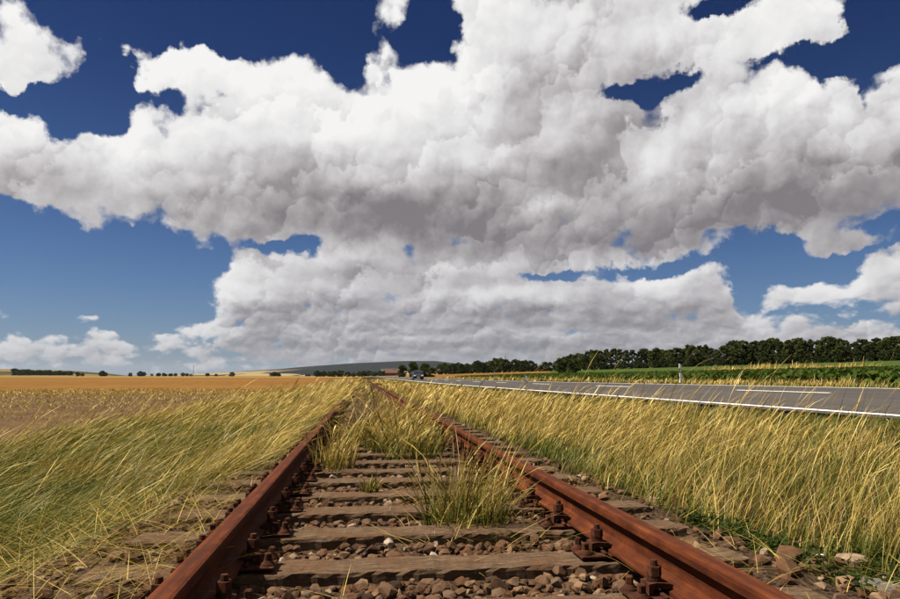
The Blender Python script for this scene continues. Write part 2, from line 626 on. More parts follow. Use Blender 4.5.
def stone_mat(name, attr):
    def f(b):
        if attr:
            r = b.attr('tone')
        else:
            oi = b.node('ShaderNodeObjectInfo')
            r = E(b, oi.outputs['Random'])
        p = geo_pos(b)
        n = b.noise(p, 60.0, 5.0, .65)
        n2 = b.noise(p, 14.0, 3.0, .5)
        c = b.ramp(r, [(0.0, (.050, .034, .026)), (0.25, (.115, .066, .040)), (0.5, (.20, .115, .066)), (0.72, (.19, .125, .085)),
                       (0.86, (.32, .195, .11)), (0.95, (.42, .29, .18)), (1.0, (.60, .50, .40))])
        c = b.mix(b.step(n2, .42, .62, 0.0, .75), c, (.155, .070, .034))      # rust dust
        c = b.mix(b.step(n, .55, .75, 0.0, .6), c, (.035, .026, .020))
        return dict(color=c, rough=0.95, spec=0.06, bump=(n, 0.5, 0.006))
    return principled(name, f)


stone_mat('stone', False)
stone_mat('stones', True)


def f_rust(b):
    p = geo_pos(b)
    lo = b.vm('MULTIPLY', p, (1.0, 0.10, 1.0))
    n = b.noise(p, 9.0, 6.0, .62)
    n2 = b.noise(p, 130.0, 4.0, .6)
    st = b.noise(lo, 45.0, 4.0, .6)
    c = b.ramp(n * .5 + st * .5, [(0.25, (.040, .011, .005)), (0.45, (.105, .025, .008)), (0.58, (.175, .044, .013)), (0.75, (.29, .095, .032))])
    ox, oy, oz = b.sep(b.coord('Object'))
    strp = b.step(b.m('ABSOLUTE', ox + (st - .5) * .012), .011, .004, 0.0, .65) * b.step(oz, .28, .30)
    c = b.mix(strp, c, (.075, .024, .012))
    c = b.mix(b.step(n2, .56, .72, 0.0, .55), c, (.045, .018, .011))
    return dict(color=c, rough=b.lin(n, .3, .7, .7, .95), spec=0.08, bump=(n2 * .8 + st, 0.6, 0.004))


principled('rust', f_rust)


def f_rust_dark(b):
    p = geo_pos(b)
    n = b.noise(p, 30.0, 5.0, .6)
    c = b.ramp(n, [(0.3, (.040, .017, .011)), (0.5, (.090, .032, .017)), (0.72, (.17, .062, .028))])
    return dict(color=c, rough=0.9, spec=0.08, bump=(n, 0.6, 0.004))


principled('rust_dark', f_rust_dark)


def f_sleeper(b):
    p = geo_pos(b)
    g = b.vm('MULTIPLY', p, (0.14, 1.0, 1.0))
    n = b.noise(g, 75.0, 6.0, .7)
    n2 = b.noise(p, 5.0, 5.0, .6)
    n3 = b.noise(p, 70.0, 4.0, .7)
    c = b.ramp(n, [(0.3, (.050, .030, .018)), (0.5, (.165, .105, .064)), (0.7, (.31, .21, .135))])
    c = b.mix(b.step(n2, .45, .65, 0.0, .7), c, (.165, .085, .045))
    c = b.mix(b.step(n3, .58, .70, 0.0, .6), c, (.30, .245, .185))
    c = b.mix(b.step(n3, .40, .30, 0.0, .8), c, (.025, .018, .013))
    return dict(color=c, rough=0.95, spec=0.05, bump=(n * .7 + n3 * .5, 0.8, 0.008))


principled('sleeper', f_sleeper)


def f_asphalt(b):
    p = geo_pos(b)
    n = b.noise(p, 90.0, 3.0, .7)
    n2 = b.noise(b.vm('MULTIPLY', p, (1.0, 0.06, 1.0)), 1.3, 4.0, .55)
    c = b.mix(n, (.070, .064, .064), (.135, .125, .122))
    c = b.mix(b.step(n2, .4, .62, 0.0, .45), c, (.15, .138, .13))
    return dict(color=c, rough=1.0, spec=0.05, bump=(n, 0.4, 0.004))


principled('asphalt', f_asphalt)


def f_paint(b):
    p = geo_pos(b)
    n = b.noise(p, 40.0, 5.0, .7)
    n2 = b.noise(p, 1.4, 3.0, .5)
    c = b.mix(b.step(n + n2 * .4, .78, .92), (.72, .71, .69), (.34, .33, .32))
    return dict(color=c, rough=0.7, spec=0.3)


principled('road_paint', f_paint, 0.9)
m_plain('post_white', (.62, .62, .60), 0.5, .06, 12.0)
m_plain('post_black', (.018, .018, .02), 0.5)
m_plain('reflector', (.62, .60, .55), 0.15, .1, 60.0, spec=0.8)
m_plain('grey_metal', (.25, .26, .27), 0.5, metal=0.6)
m_plain('bark', (.075, .055, .038), 0.95, .4, 6.0)
m_plain('wood_pole', (.12, .09, .07), 0.9, .3, 4.0)
m_plain('car_paint', (.012, .013, .017), 0.45, .05, spec=0.3)
m_plain('car_glass', (.02, .024, .03), 0.15, .05, spec=0.4)
m_plain('rubber', (.02, .02, .02), 0.85)
m_plain('lamp_glass', (.75, .75, .72), 0.1, .05, spec=0.8)
m_plain('number_plate', (.75, .75, .70), 0.5)
m_plain('barn_wall', (.09, .035, .025), 0.9, .2, 1.5)
m_plain('barn_roof', (.055, .018, .013), 0.85, .25, 1.0)
m_plain('barn_door', (.09, .06, .045), 0.85)


def leaf_mat(name, c0, c1, c2, trans=0.35, attr=True):
    m, b, o = new_mat(name)
    r = b.attr('tone')
    p = geo_pos(b)
    n = b.noise(p, 0.8, 3.0, .5)
    oi = b.node('ShaderNodeObjectInfo')
    f = r * .6 + n * .25 + E(b, oi.outputs['Random']) * .3 - 0.08
    c = b.ramp(f, [(0.15, c0), (0.5, c1), (0.9, c2)])
    d = b.node('ShaderNodeBsdfDiffuse')
    tr = b.node('ShaderNodeBsdfTranslucent')
    mx = b.node('ShaderNodeMixShader')
    b.put(d.inputs[0], b.vm('MULTIPLY', c, (.6, .6, .6)))
    b.put(tr.inputs[0], b.vm('MULTIPLY', c, (.6, .68, .33)))
    mx.inputs[0].default_value = trans
    b.l.new(d.outputs[0], mx.inputs[1])
    b.l.new(tr.outputs[0], mx.inputs[2])
    b.l.new(mx.outputs[0], o.inputs[0])
    return m


leaf_mat('tree_leaf', (.020, .030, .009), (.048, .060, .017), (.12, .12, .038), .25)
leaf_mat('bush_leaf', (.012, .020, .007), (.024, .036, .011), (.050, .062, .020), .2)
leaf_mat('beet_leaf', (.034, .056, .012), (.062, .095, .020), (.11, .145, .038), .3)
leaf_mat('weed_leaf', (.016, .030, .008), (.032, .052, .013), (.075, .085, .024), .25)


def f_grass():
    m, b, o = new_mat('grass')
    dry = b.attr('dry')
    t = b.attr('along')
    r = b.attr('tone')
    g = b.ramp(r, [(0.1, (.050, .090, .014)), (0.5, (.105, .160, .026)), (0.9, (.20, .23, .05))])
    s = b.ramp(r, [(0.05, (.21, .125, .042)), (0.35, (.44, .31, .105)), (0.65, (.76, .58, .23)), (1.0, (1.25, 1.06, .60))])
    # stems ripen from the tip downwards
    f = b.step(dry + (t - 0.5) * 0.8, 0.2, 0.8)
    c = b.mix(f, g, s)
    d = b.node('ShaderNodeBsdfDiffuse')
    tr = b.node('ShaderNodeBsdfTranslucent')
    gl = b.node('ShaderNodeBsdfGlossy')
    gl.inputs['Roughness'].default_value = 0.45
    gl.inputs['Color'].default_value = (.9, .85, .7, 1)
    mx = b.node('ShaderNodeMixShader')
    m2 = b.node('ShaderNodeMixShader')
    c = b.vm('MULTIPLY', c, (.40, .365, .215))
    b.put(d.inputs[0], c)
    b.put(tr.inputs[0], c)
    mx.inputs[0].default_value = 0.28
    m2.inputs[0].default_value = 0.015
    b.l.new(d.outputs[0], mx.inputs[1])
    b.l.new(tr.outputs[0], mx.inputs[2])
    b.l.new(mx.outputs[0], m2.inputs[1])
    b.l.new(gl.outputs[0], m2.inputs[2])
    b.l.new(m2.outputs[0], o.inputs[0])


f_grass()


def f_hill(name, c0, c1, field, amount):
    def f(b):
        p = geo_pos(b)
        n = b.noise(p, 0.004, 6.0, .6)
        n2 = b.noise(p, 0.03, 5.0, .65)
        c = b.mix(b.step(n2, .35, .65), c0, c1)
        if amount > 0:
            z = b.sep(p)[2]
            v = b.voro(b.vm('MULTIPLY', p, (1.0, 0.5, 0.0)), 0.0028, out=1)
            pr = b.sep(v)[0]
            low = b.step(z + (n - .5) * 60.0, 92.0, 40.0)
            c = b.mix(b.step(pr, 1 - amount, 1.02 - amount) * low, c, field)
        return dict(color=c, rough=1.0, spec=0.0)
    principled(name, f)


f_hill('hill_wood', (.011, .016, .020), (.021, .028, .028), (.42, .32, .16), .42)
f_hill('hill_field', (.055, .052, .026), (.13, .105, .05), (.26, .19, .085), .5)


# ------------------------------------------------------------------ terrain
def rise(y):
    y = np.asarray(y, dtype=float)
    d = y - 60.0
    return 0.0045 * (np.sqrt(d * d + 900.0) + d) / 2 - 0.0045 * (math.sqrt(3600 + 900.0) - 60) / 2


GX = [-6000, -60, -6.0, -4.4, -2.4, -1.45, -1.05, 1.55, 1.95, 2.7, 4.5, 6.85, 7.1, 14.2, 14.5, 16.0, 17.0, 260, 1200, 6000]
GZ = [2.0, -.38, -.36, -.27, -.23, -.17, -.13, -.13, -.15, -.17, -.06, .13, -.03, .22, .37, .40, .42, 8.9, 16.0, 20.0]
SX = [7.1, 7.5, 10.7, 14.0, 14.35]          # road surface across
SZ = [.155, .17, .36, .43, .43]


def ground_z(x, y):
    return np.interp(x, GX, GZ) + rise(y)


def grid_mesh(name, xs, ys, zf):
    X, Y = np.meshgrid(xs, ys)
    Z = zf(X, Y)
    nx, ny = len(xs), len(ys)
    i = np.arange(nx * ny).reshape(ny, nx)
    q = np.stack([i[:-1, :-1], i[:-1, 1:], i[1:, 1:], i[1:, :-1]], -1).reshape(-1, 4)
    return np_mesh(name, np.stack([X, Y, Z], -1).reshape(-1, 3), [q], True)


def lumps(x, y, f, seed=0.0):
    return (np.sin(x * f + seed) * np.cos(y * f * 1.13 + seed * 2) + .5 * np.sin(x * f * 2.3 + 1.7 + seed) * np.cos(y * f * 2.1 + seed)
            + .25 * np.sin(x * f * 5.1 + seed * 3) * np.cos(y * f * 4.7))


gxs = np.unique(np.concatenate([np.array(GX), np.linspace(-6, 7, 90), np.linspace(14, 60, 40), -np.geomspace(6, 6000, 40), np.geomspace(60, 6000, 30)]))
gys = np.unique(np.concatenate([np.linspace(-12, 20, 130), np.geomspace(20, 6000, 90)]))


def gz_rough(x, y):
    near = np.clip(1 - np.abs(y - 5) / 40, 0, 1)
    m = ((x < -1.6) | ((x > 2.2) & (x < 6.6)) | (x > 17))
    return ground_z(x, y) + m * near * .022 * lumps(x, y, 2.6)


ground = tag(link('ground', grid_mesh('ground', gxs, gys, gz_rough), MATS['ground']), 'dry verge soil, stubble field and green crop land beside the track', kind='structure')

rys = np.unique(np.concatenate([np.linspace(-12, 60, 60), np.geomspace(60, 1500, 60)]))
road = tag(link('road', grid_mesh('road', np.unique(np.array(SX + [8.5, 9.6, 11.8, 12.9])), rys, lambda x, y: np.interp(x, SX, SZ) + rise(y)), MATS['asphalt']),
           'grey asphalt country road with white markings', kind='structure')


def strip(name, x0, x1, ys, lift):
    return grid_mesh(name, np.array([x0, x1]), np.asarray(ys), lambda x, y: np.interp(x, SX, SZ) + rise(y) + lift)


link('edge_line', strip('edge_line', 7.43, 7.57, rys, .005), MATS['road_paint'], road)
link('edge_line', strip('edge_line', 13.84, 13.98, rys, .005), MATS['road_paint'], road)
y_dash = at_z(812, 393.3, .36).y
for k in range(-2, 24):
    y0 = y_dash + k * 12.0
    link('centre_dash', strip('centre_dash', 10.64, 10.76, np.linspace(y0, y0 + 4.0, 4), .005), MATS['road_paint'], road)


def hill(name, label, mat, pts, dist, depth, bumps):
    """pts: photo (x, y) of the crest line; the ridge stands at the distance dist"""
    px = np.array([p[0] for p in pts], float)
    py = np.array([p[1] for p in pts], float)
    n = 120
    sx = np.linspace(px[0], px[-1], n)
    sy = np.interp(sx, px, py)
    V = []
    prof = [(-1.0, -0.10), (-.8, .10), (-.6, .30), (-.4, .55), (-.25, .76), (-.12, .92), (0, 1.0), (.2, .92), (.5, .6), (1.0, -.1)]
    base = float(rise(dist))
    for (d, hgt) in prof:
        for a, c in zip(sx, sy):
            crest = at_y(a, c, dist)
            h = crest.z - base
            q = (dist + d * depth) / dist
            wob = bumps * math.sin(a * .13 + d * 5) * (1 - abs(d)) * .15
            V.append((crest.x * (1 + (q - 1) * .4), dist + d * depth, base - 6 + (h + 6) * max(hgt, -.1) + wob))
    i = np.arange(len(V)).reshape(len(prof), n)
    f = np.stack([i[:-1, :-1], i[:-1, 1:], i[1:, 1:], i[1:, :-1]], -1).reshape(-1, 4)
    return tag(link(name, np_mesh(name, np.array(V), [f], True), mat), label, kind='structure')


hill('hills', 'long low wooded ridge in the blue distance', MATS['hill_wood'],
     [(110, 378), (150, 376), (200, 374), (240, 371.5), (280, 369), (320, 365.5), (350, 363.5), (380, 362), (410, 361), (435, 361), (460, 364), (500, 367), (560, 368),
      (640, 362), (700, 355), (760, 354), (850, 356), (960, 360), (1100, 368)], 6500.0, 1900.0, 6.0)
hill('hills', 'brown low hill at the end of the stubble field', MATS['hill_field'],
     [(-160, 372), (-80, 369), (-20, 369), (20, 369.3), (50, 370), (80, 371.3), (100, 373), (125, 376), (150, 378.5)], 2600.0, 700.0, 3.0)

# ------------------------------------------------------------------ the track
GAUGE_C = 0.2635
RAIL_X = (GAUGE_C - 0.752, GAUGE_C + 0.752)
RAIL_TOP = 0.16
track = tag(empty('railway_track', (GAUGE_C, 4.0, -.15)), 'rusty railway track on weathered sleepers running straight to the horizon', 'railway track')
T_OFF = Vector((-GAUGE_C, -4.0, .15))


def sweep_rail():
    h = RAIL_TOP - 0.018
    half = [(.0625, 0), (.0625, .009), (.030, .022), (.0095, .036), (.007, .06), (.0085, .092), (.018, .104), (.0335, .108), (.0345, .128), (.032, h - .004), (.024, h), (.0, h + .001)]
    pts = half + [(-x, z) for x, z in half[-2::-1]]
    ys = np.unique(np.concatenate([np.linspace(-3, 12, 40), np.geomspace(12, 420, 60)]))
    V = []
    for k, y in enumerate(ys):
        wx = .004 * math.sin(y * .21) + .003 * math.sin(y * .9)
        wz = .003 * math.sin(y * .7 + 1)
        for (x, z) in pts:
            V.append((x + wx, y - 4.0, z + .018 + wz + float(rise(y)) + .15))
    n, m = len(pts), len(ys)
    i = np.arange(n * m).reshape(m, n)
    j = np.roll(i, -1, axis=1)
    f = np.stack([i[:-1], i[1:], j[1:], j[:-1]], -1).reshape(-1, 4)
    caps = [tuple(i[0]), tuple(i[-1][::-1])]
    me = np_mesh('rail', np.array(V), [f, np.array(caps)], False)
    return me


rail_me = sweep_rail()
for rx in RAIL_X:
    link('rail', rail_me, MATS['rust'], track, (rx - GAUGE_C, 0, 0))


def sleeper_mesh(seed):
    r = np.random.default_rng(seed)
    bm = bmesh.new()
    bmesh.ops.create_cube(bm, size=1.0)
    bmesh.ops.scale(bm, vec=(2.5, .205, .15), verts=bm.verts)
    bmesh.ops.bevel(bm, geom=bm.edges[:], offset=.016, segments=2, affect='EDGES', profile=.6)
    long = [e for e in bm.edges if abs((e.verts[0].co - e.verts[1].co).x) > 1.0]
    bmesh.ops.subdivide_edges(bm, edges=long, cuts=80, use_grid_fill=False)
    for v in bm.verts:
        x, y, z = v.co
        edge = 1.0 if abs(y) > .085 and z > .04 else .35
        a = float(lumps(np.array(x), np.array(y * 4), 7.0, seed))
        v.co.z += -.004 * edge * abs(a) * (z > 0) + .0015 * r.normal() * (z > 0)
        v.co.y += .0035 * edge * float(lumps(np.array(x), np.array(z * 6), 13.0, seed + 2.0)) + .003 * r.normal()
        v.co.x += .012 * r.normal() * (abs(x) > 1.2)
    bmesh.ops.recalc_face_normals(bm, faces=bm.faces)
    me = bpy.data.meshes.new('sleeper')
    bm.to_mesh(me)
    bm.free()
    return me


sl_meshes = [sleeper_mesh(s) for s in range(6)]
SP = 0.535
SL_Y0 = at_z(377, 571, 0).y + .1125
sleeper_ys = [SL_Y0 + k * SP for k in range(-3, 62)]
for k, y in enumerate(sleeper_ys):
    link('sleeper', sl_meshes[(k * 5) % 6], MATS['sleeper'], track,
         Vector((GAUGE_C + random.uniform(-.03, .03), y + random.uniform(-.012, .012), -.075 + random.uniform(-.006, .004) + float(rise(y)))) + T_OFF,
         (0, 0, R(random.uniform(-.9, .5)) + (math.pi if k % 2 else 0)))


def make_fastening():
    root = empty('rail_fastening')
    root.parent = track
    m = MB().box((0, 0, .007), (.36, .15, .014), .004)
    for s in (-1, 1):
        m.box((s * .082, 0, .019), (.014, .15, .012), .003)
    link('base_plate', m.mesh('base_plate'), MATS['rust_dark'], root)
    for s in (-1, 1):
        m = MB()
        # the clamp bridges from the rail foot to the outer rib
        pts = [(.045, .034), (.052, .050), (.098, .054), (.124, .050), (.124, .016), (.112, .016), (.108, .034), (.086, .036), (.070, .034)]
        m.prism([(s * x, z) for x, z in pts], -.032, .032)
        link('clamp', m.mesh('clamp'), MATS['rust_dark'], root)
        m = MB()
        m.cyl((s * .092, 0, .058), .023, .023, .008, 14).cyl((s * .092, 0, .066), .021, .022, .007, 14)
        m.cyl((s * .092, 0, .084), .024, .023, .028, 6, rot=.3).cyl((s * .092, 0, .106), .0125, .011, .020, 10)
        link('clamp_bolt', m.mesh('clamp_bolt'), MATS['rust_dark'], root)
        for e in (-1, 1):
            m = MB()
            m.cyl((s * .155, e * .046, .017), .026, .024, .008, 14).cyl((s * .155, e * .046, .026), .022, .015, .012, 14)
            m.box((s * .155, e * .046, .044), (.023, .023, .028), .004, rz=.5 * e + s)
            link('sleeper_screw', m.mesh('sleeper_screw'), MATS['rust_dark'], root)
    return root


fast0 = make_fastening()
first = True
for k, y in enumerate(sleeper_ys):
    if k > 24:
        break
    for rx in RAIL_X:
        o = fast0 if first else copy_tree(fast0, track)
        first = False
        o.location = Vector((rx, y, .002 + float(rise(y)))) + T_OFF
        o.rotation_euler = (0, 0, R(random.uniform(-1.5, 1.5)))

# ------------------------------------------------------------------ ballast
bxs = np.linspace(-1.5, 2.3, 70)
bys = np.unique(np.concatenate([np.linspace(-3, 14, 260), np.geomspace(14, 160, 50)]))


def bed_z(x, y):
    prof = np.interp(x, [-1.5, -1.0, -.62, -.5, 1.03, 1.15, 1.6, 2.3], [-.13, -.028, -.030, -.05, -.05, -.035, -.045, -.19])
    return prof + .010 * lumps(x, y, 9.0) + .006 * lumps(x, y, 31.0, 1.0) + rise(y)


bed = tag(link('ballast_bed', grid_mesh('ballast_bed', bxs, bys, bed_z), MATS['bed']), 'brown gravel ballast under and between the sleepers', kind='structure')


def stone_mesh(seed):
    r = np.random.default_rng(100 + seed)
    bm = bmesh.new()
    pts = r.normal(size=(22, 3))
    pts /= np.linalg.norm(pts, axis=1)[:, None]
    pts *= r.uniform(.84, 1.05, (22, 1))
    pts *= np.array([1.0, r.uniform(.65, .95), r.uniform(.5, .8)])
    for p in pts:
        bm.verts.new(p)
    res = bmesh.ops.convex_hull(bm, input=bm.verts)
    dead = [g for g in res['geom_interior'] if isinstance(g, bmesh.types.BMVert)]
    bmesh.ops.delete(bm, geom=dead, context='VERTS')
    bmesh.ops.triangulate(bm, faces=bm.faces)
    bmesh.ops.recalc_face_normals(bm, faces=bm.faces)
    me = bpy.data.meshes.new('stone')
    bm.to_mesh(me)
    bm.free()
    return me


stone_meshes = [stone_mesh(s) for s in range(16)]
stone_np = []
for me in stone_meshes:
    v = np.zeros(len(me.vertices) * 3, np.float32)
    me.vertices.foreach_get('co', v)
    f = np.array([p.vertices[:] for p in me.polygons], np.int32)
    stone_np.append((v.reshape(-1, 3), f))


def in_sleeper(x, y, m):
    d = np.min(np.abs(np.asarray(sleeper_ys) - y))
    return d < .1125 + m and abs(x - GAUGE_C) < 1.25 + m


stones = []        # x, y, z, radius, mesh, rotation
def scatter(x0, x1, y0, y1, step, r0, r1, keep=1.0):
    y = y0
    while y < y1:
        x = x0
        while x < x1:
            px, py = x + random.uniform(-.5, .5) * step, y + random.uniform(-.5, .5) * step
            rr = r0 + (r1 - r0) * random.random() ** 1.6
            x += step
            if random.random() > keep or in_sleeper(px, py, rr * .55):
                continue
            if any(abs(px - q) < .055 + rr * .3 for q in RAIL_X):
                zz = -.015
            else:
                zz = 0.0
            z = float(bed_z(np.array(px), np.array(py))) + rr * random.uniform(-.05, .55) + min(zz, 0)
            stones.append((px, py, z, rr, random.randrange(16), (random.uniform(-.5, .5), random.uniform(-.5, .5), random.uniform(0, 6.28))))
        y += step


scatter(-.46, 1.02, 1.7, 5.0, .040, .016, .040)
scatter(-.46, 1.02, 5.0, 9.0, .062, .020, .040)
scatter(-.46, 1.02, 9.0, 22.0, .10, .028, .048)
scatter(-1.3, -.55, 1.5, 6.0, .060, .016, .042, .7)
scatter(1.08, 2.6, 1.6, 6.0, .075, .016, .05, .6)
scatter(1.5, 2.7, 1.8, 3.4, .16, .04, .075, .5)
scatter(1.08, 2.2, 6.0, 14.0, .14, .025, .05, .4)


def show_size(s):
    d = Vector((s[0], s[1], s[2])) - CAM
    zc = d.dot(F_DIR)
    px = 450 + FPX * d.dot(R_DIR) / zc
    py = 299.5 - FPX * d.dot(U_DIR) / zc
    if not (-15 < px < 915 and py < 612):
        return 0.0
    if s[0] < RAIL_X[0] + .2:
        return 0.2 * s[3] / zc
    return s[3] / zc


stones.sort(key=show_size, reverse=True)
for (x, y, z, rr, k, rot) in stones[:300]:
    o = link('stone', stone_meshes[k], MATS['stone'], bed, (x, y, z), rot)
    o.scale = (rr, rr, rr)
VV, FF, TT = [], [], []
n0 = 0
from mathutils import Euler
for (x, y, z, rr, k, rot) in stones[300:]:
    v, f = stone_np[k]
    m = np.array(Euler(rot).to_matrix()) * rr
    VV.append(v @ m.T + np.array((x, y, z)))
    FF.append(f + n0)
    TT.append(np.full(len(v), random.random()))
    n0 += len(v)
tag(link('ballast_stones', np_mesh('ballast_stones', np.concatenate(VV), [np.concatenate(FF)], False, tone=np.concatenate(TT)), MATS['stones'], bed), kind='stuff')

# ------------------------------------------------------------------ grass
def cross(a, b):
    return np.stack([a[:, 1] * b[:, 2] - a[:, 2] * b[:, 1], a[:, 2] * b[:, 0] - a[:, 0] * b[:, 2], a[:, 0] * b[:, 1] - a[:, 1] * b[:, 0]], 1)


def blades(base, L, w, ang, th0, th1, dry, head, seg=4):
    """curved ribbons: ang = heading of the lean, th0 / th1 = lean from upright at foot and tip"""
    n = len(base)
    t = np.linspace(0, 1, seg + 1)
    th = th0[:, None] + (th1 - th0)[:, None] * ((t[:-1] + t[1:]) / 2)[None] ** 1.2
    ds = L[:, None] / seg
    hx = np.concatenate([np.zeros((n, 1)), np.cumsum(np.sin(th) * ds, 1)], 1)
    hz = np.concatenate([np.zeros((n, 1)), np.cumsum(np.cos(th) * ds, 1)], 1)
    cx, cy = np.cos(ang)[:, None], np.sin(ang)[:, None]
    P = np.stack([base[:, 0:1] + hx * cx, base[:, 1:2] + hx * cy, base[:, 2:3] + hz], -1)
    tw = rng.uniform(0, np.pi, n)
    side = np.stack([np.cos(tw), np.sin(tw), np.zeros(n)], -1)
    leafp = np.clip((1 - t) ** .6, .08, 1)
    headp = np.interp(t, [0, .3, .72, .80, .92, 1.0], [.75, .65, .5, 2.0, 1.7, .25])
    prof = np.where(head[:, None], headp[None], leafp[None]) * w[:, None]
    A = P - side[:, None, :] * prof[..., None] * .5
    B = P + side[:, None, :] * prof[..., None] * .5
    V = np.stack([A, B], 2).reshape(-1, 3)
    i = np.arange(n * (seg + 1) * 2).reshape(n, seg + 1, 2)
    F = np.stack([i[:, :-1, 0], i[:, :-1, 1], i[:, 1:, 1], i[:, 1:, 0]], -1).reshape(-1, 4)
    tone = rng.uniform(0, 1, n)
    k = (seg + 1) * 2
    return V, F, np.repeat(dry, k), np.repeat(tone, k), np.tile(np.repeat(t, 2), n)


class Grass:
    def __init__(self):
        self.p = []
        self.n = 0

    def add(self, *a, **k):
        V, F, d, r, t = blades(*a, **k)
        self.p.append((V, F + self.n, d, r, t))
        self.n += len(V)
        return self

    def mesh(self, name):
        c = [np.concatenate([q[j] for q in self.p]) for j in range(5)]
        return np_mesh(name, c[0], [c[1]], True, dry=c[2], tone=c[3], along=c[4])


def surf_z(x, y):
    z = gz_rough(x, y)
    return np.where((x > -1.5) & (x < 2.3), np.maximum(z, bed_z(x, y)), z)


def fbm(x, y, f, seed):
    return lumps(x, y, f, seed) / 1.75


WIND = 0.12                                   # the wind blows to the right, a little away


def px_width(y):
    return np.maximum(.0018, .00090 * np.hypot(y, 1.0))


def sward(g, x0, x1, y0, y1, per_m2, Lm, leanm, dry0, head_p, cover=None, base_lean=(.1, .35), wmul=1.0, spread=.5, per_tuft=9, seg=4, ripe=None, tall=None):
    nt = max(1, int((x1 - x0) * (y1 - y0) * per_m2 / per_tuft))
    tx, ty = rng.uniform(x0, x1, nt), rng.uniform(y0, y1, nt)
    if cover is not None:
        k = rng.uniform(0, 1, nt) < cover(tx, ty)
        tx, ty = tx[k], ty[k]
        nt = len(tx)
    if nt == 0:
        return
    n = nt * per_tuft
    rad = .05 + .02 * np.sqrt(ty)
    x = np.repeat(tx, per_tuft) + rng.normal(0, 1, n) * np.repeat(rad, per_tuft)
    y = np.repeat(ty, per_tuft) + rng.normal(0, 1, n) * np.repeat(rad, per_tuft)
    patch = fbm(x, y, .9, 3.0)
    L = Lm * rng.lognormal(0, .25, n) * np.repeat(rng.uniform(.75, 1.2, nt), per_tuft) * (1 + .15 * patch)
    head = rng.uniform(0, 1, n) < head_p
    L = np.where(head, L * 1.22, L)
    if tall is not None:
        L = L * tall(x, y)
    w = px_width(y) * rng.uniform(.7, 1.4, n) * np.where(head, .9, 1.35) * wmul
    gust = .25 * fbm(x, y, .55, 9.0)
    ang = WIND + rng.normal(0, spread, n) + np.repeat(rng.normal(0, .22, nt), per_tuft)
    th0 = rng.uniform(base_lean[0], base_lean[1], n)
    th1 = np.clip(leanm + gust + np.repeat(rng.normal(0, .2, nt), per_tuft) + rng.normal(0, .35, n), leanm * .5, 2.3)
    d = dry0 + .42 * patch + .25 * fbm(x, y, 3.1, 4.0) + np.repeat(rng.normal(0, .18, nt), per_tuft) + rng.normal(0, .2, n) + np.where(head, .3, 0)
    if ripe is not None:
        d = d + ripe(x, y)
    g.add(np.stack([x, y, surf_z(x, y) - .01], -1), L, w, ang, th0, th1, np.clip(d, -.2, 1.4), head, seg=seg)


def left_cover(x, y):
    edge = np.clip((x + 5.4 + .7 * fbm(x, y, .5, 1.0)) / .8, 0, 1)
    bare = np.clip((-x - .62 - .45 * np.clip((6.0 - y) / 2.0, 0, 1) - .75 * np.clip((3.5 - y) / 2.0, 0, 1) + .2 * fbm(x, y, 2.2, 5.0)) / .4, 0, 1)
    return edge * bare * np.clip(.72 + .75 * fbm(x, y, 2.3, 7.0), .12, 1)


def left_ripe(x, y):
    return .22 * np.clip(-(x + 4.2) / 1.2, 0, 1) + .18 * np.clip((y - 9) / 10, 0, 1) + .30 * np.clip((x + 1.9) / .8, 0, 1) + .25 * np.clip((3.2 - y), 0, 1)


gl = Grass()
sward(gl, -5.8, -.75, 1.2, 3.4, 1100, .28, 1.5, .15, .10, left_cover, (.5, 1.2), ripe=left_ripe, spread=1.0)
sward(gl, -5.8, -.75, 3.4, 5.0, 1800, .32, 1.5, .05, .12, left_cover, (.75, 1.3), ripe=left_ripe, spread=.8)
sward(gl, -6.0, -.62, 5.0, 10.0, 1050, .34, 1.45, .08, .15, left_cover, (.7, 1.25), ripe=left_ripe, spread=.6)
sward(gl, -6.2, -.62, 10.0, 22.0, 480, .40, 1.4, .2, .2, left_cover, (.6, 1.1), wmul=1.1, ripe=left_ripe)
sward(gl, -6.5, -.62, 22.0, 60.0, 120, .44, 1.3, .38, .25, left_cover, (.5, 1.0), wmul=1.3, seg=3, ripe=left_ripe)
sward(gl, -7.0, -.62, 60.0, 160.0, 22, .46, 1.1, .42, .3, left_cover, (.2, .7), wmul=1.6, seg=3, ripe=left_ripe)
# loose seed stalks bowed over the matted grass
sward(gl, -4.8, -1.0, 1.6, 9.0, 34, .54, 1.4, .9, .9, left_cover, (.75, 1.15), per_tuft=3, seg=6, spread=.35, wmul=.7)
sward(gl, -5.5, -1.0, 9.0, 40.0, 9, .58, 1.1, .9, .9, left_cover, (.4, .8), per_tuft=3, seg=6, spread=.35, wmul=.7)
sward(gl, -4.8, -1.4, 3.0, 9.0, 1.0, .80, 1.15, .9, .9, left_cover, (.35, .6), per_tuft=1, seg=6, spread=.25, wmul=.7)
tag(link('tall_grass', gl.mesh('tall_grass'), MATS['grass']), 'green and straw grass combed flat by wind beside the left rail', 'grass', kind='stuff')


def right_cover(x, y):
    foot = 1.55 + .55 * np.clip((3.6 - y) / 1.4, 0, 1) + .18 * fbm(x, y, 2.4, 2.0)
    a = np.clip((x - foot) / .35, 0, 1)
    e = np.clip((6.95 - x) / .4, 0, 1)
    return a * e * np.clip(.80 + .6 * fbm(x, y, 2.6, 8.0), .2, 1)


def right_ripe(x, y):
    return .32 * np.clip((4.2 - x) / 2.0, 0, 1) - .28 * np.clip((x - 5.2) / 1.0, 0, 1)


def right_tall(x, y):
    return np.interp(x, [1.6, 2.4, 4.2, 5.2, 6.2, 7.0], [.75, 1.05, .92, .65, .4, .3]) * np.interp(y, [9, 16, 60], [1.0, .8, .72]) * (1 + .18 * fbm(x, y, 1.7, 6.0))


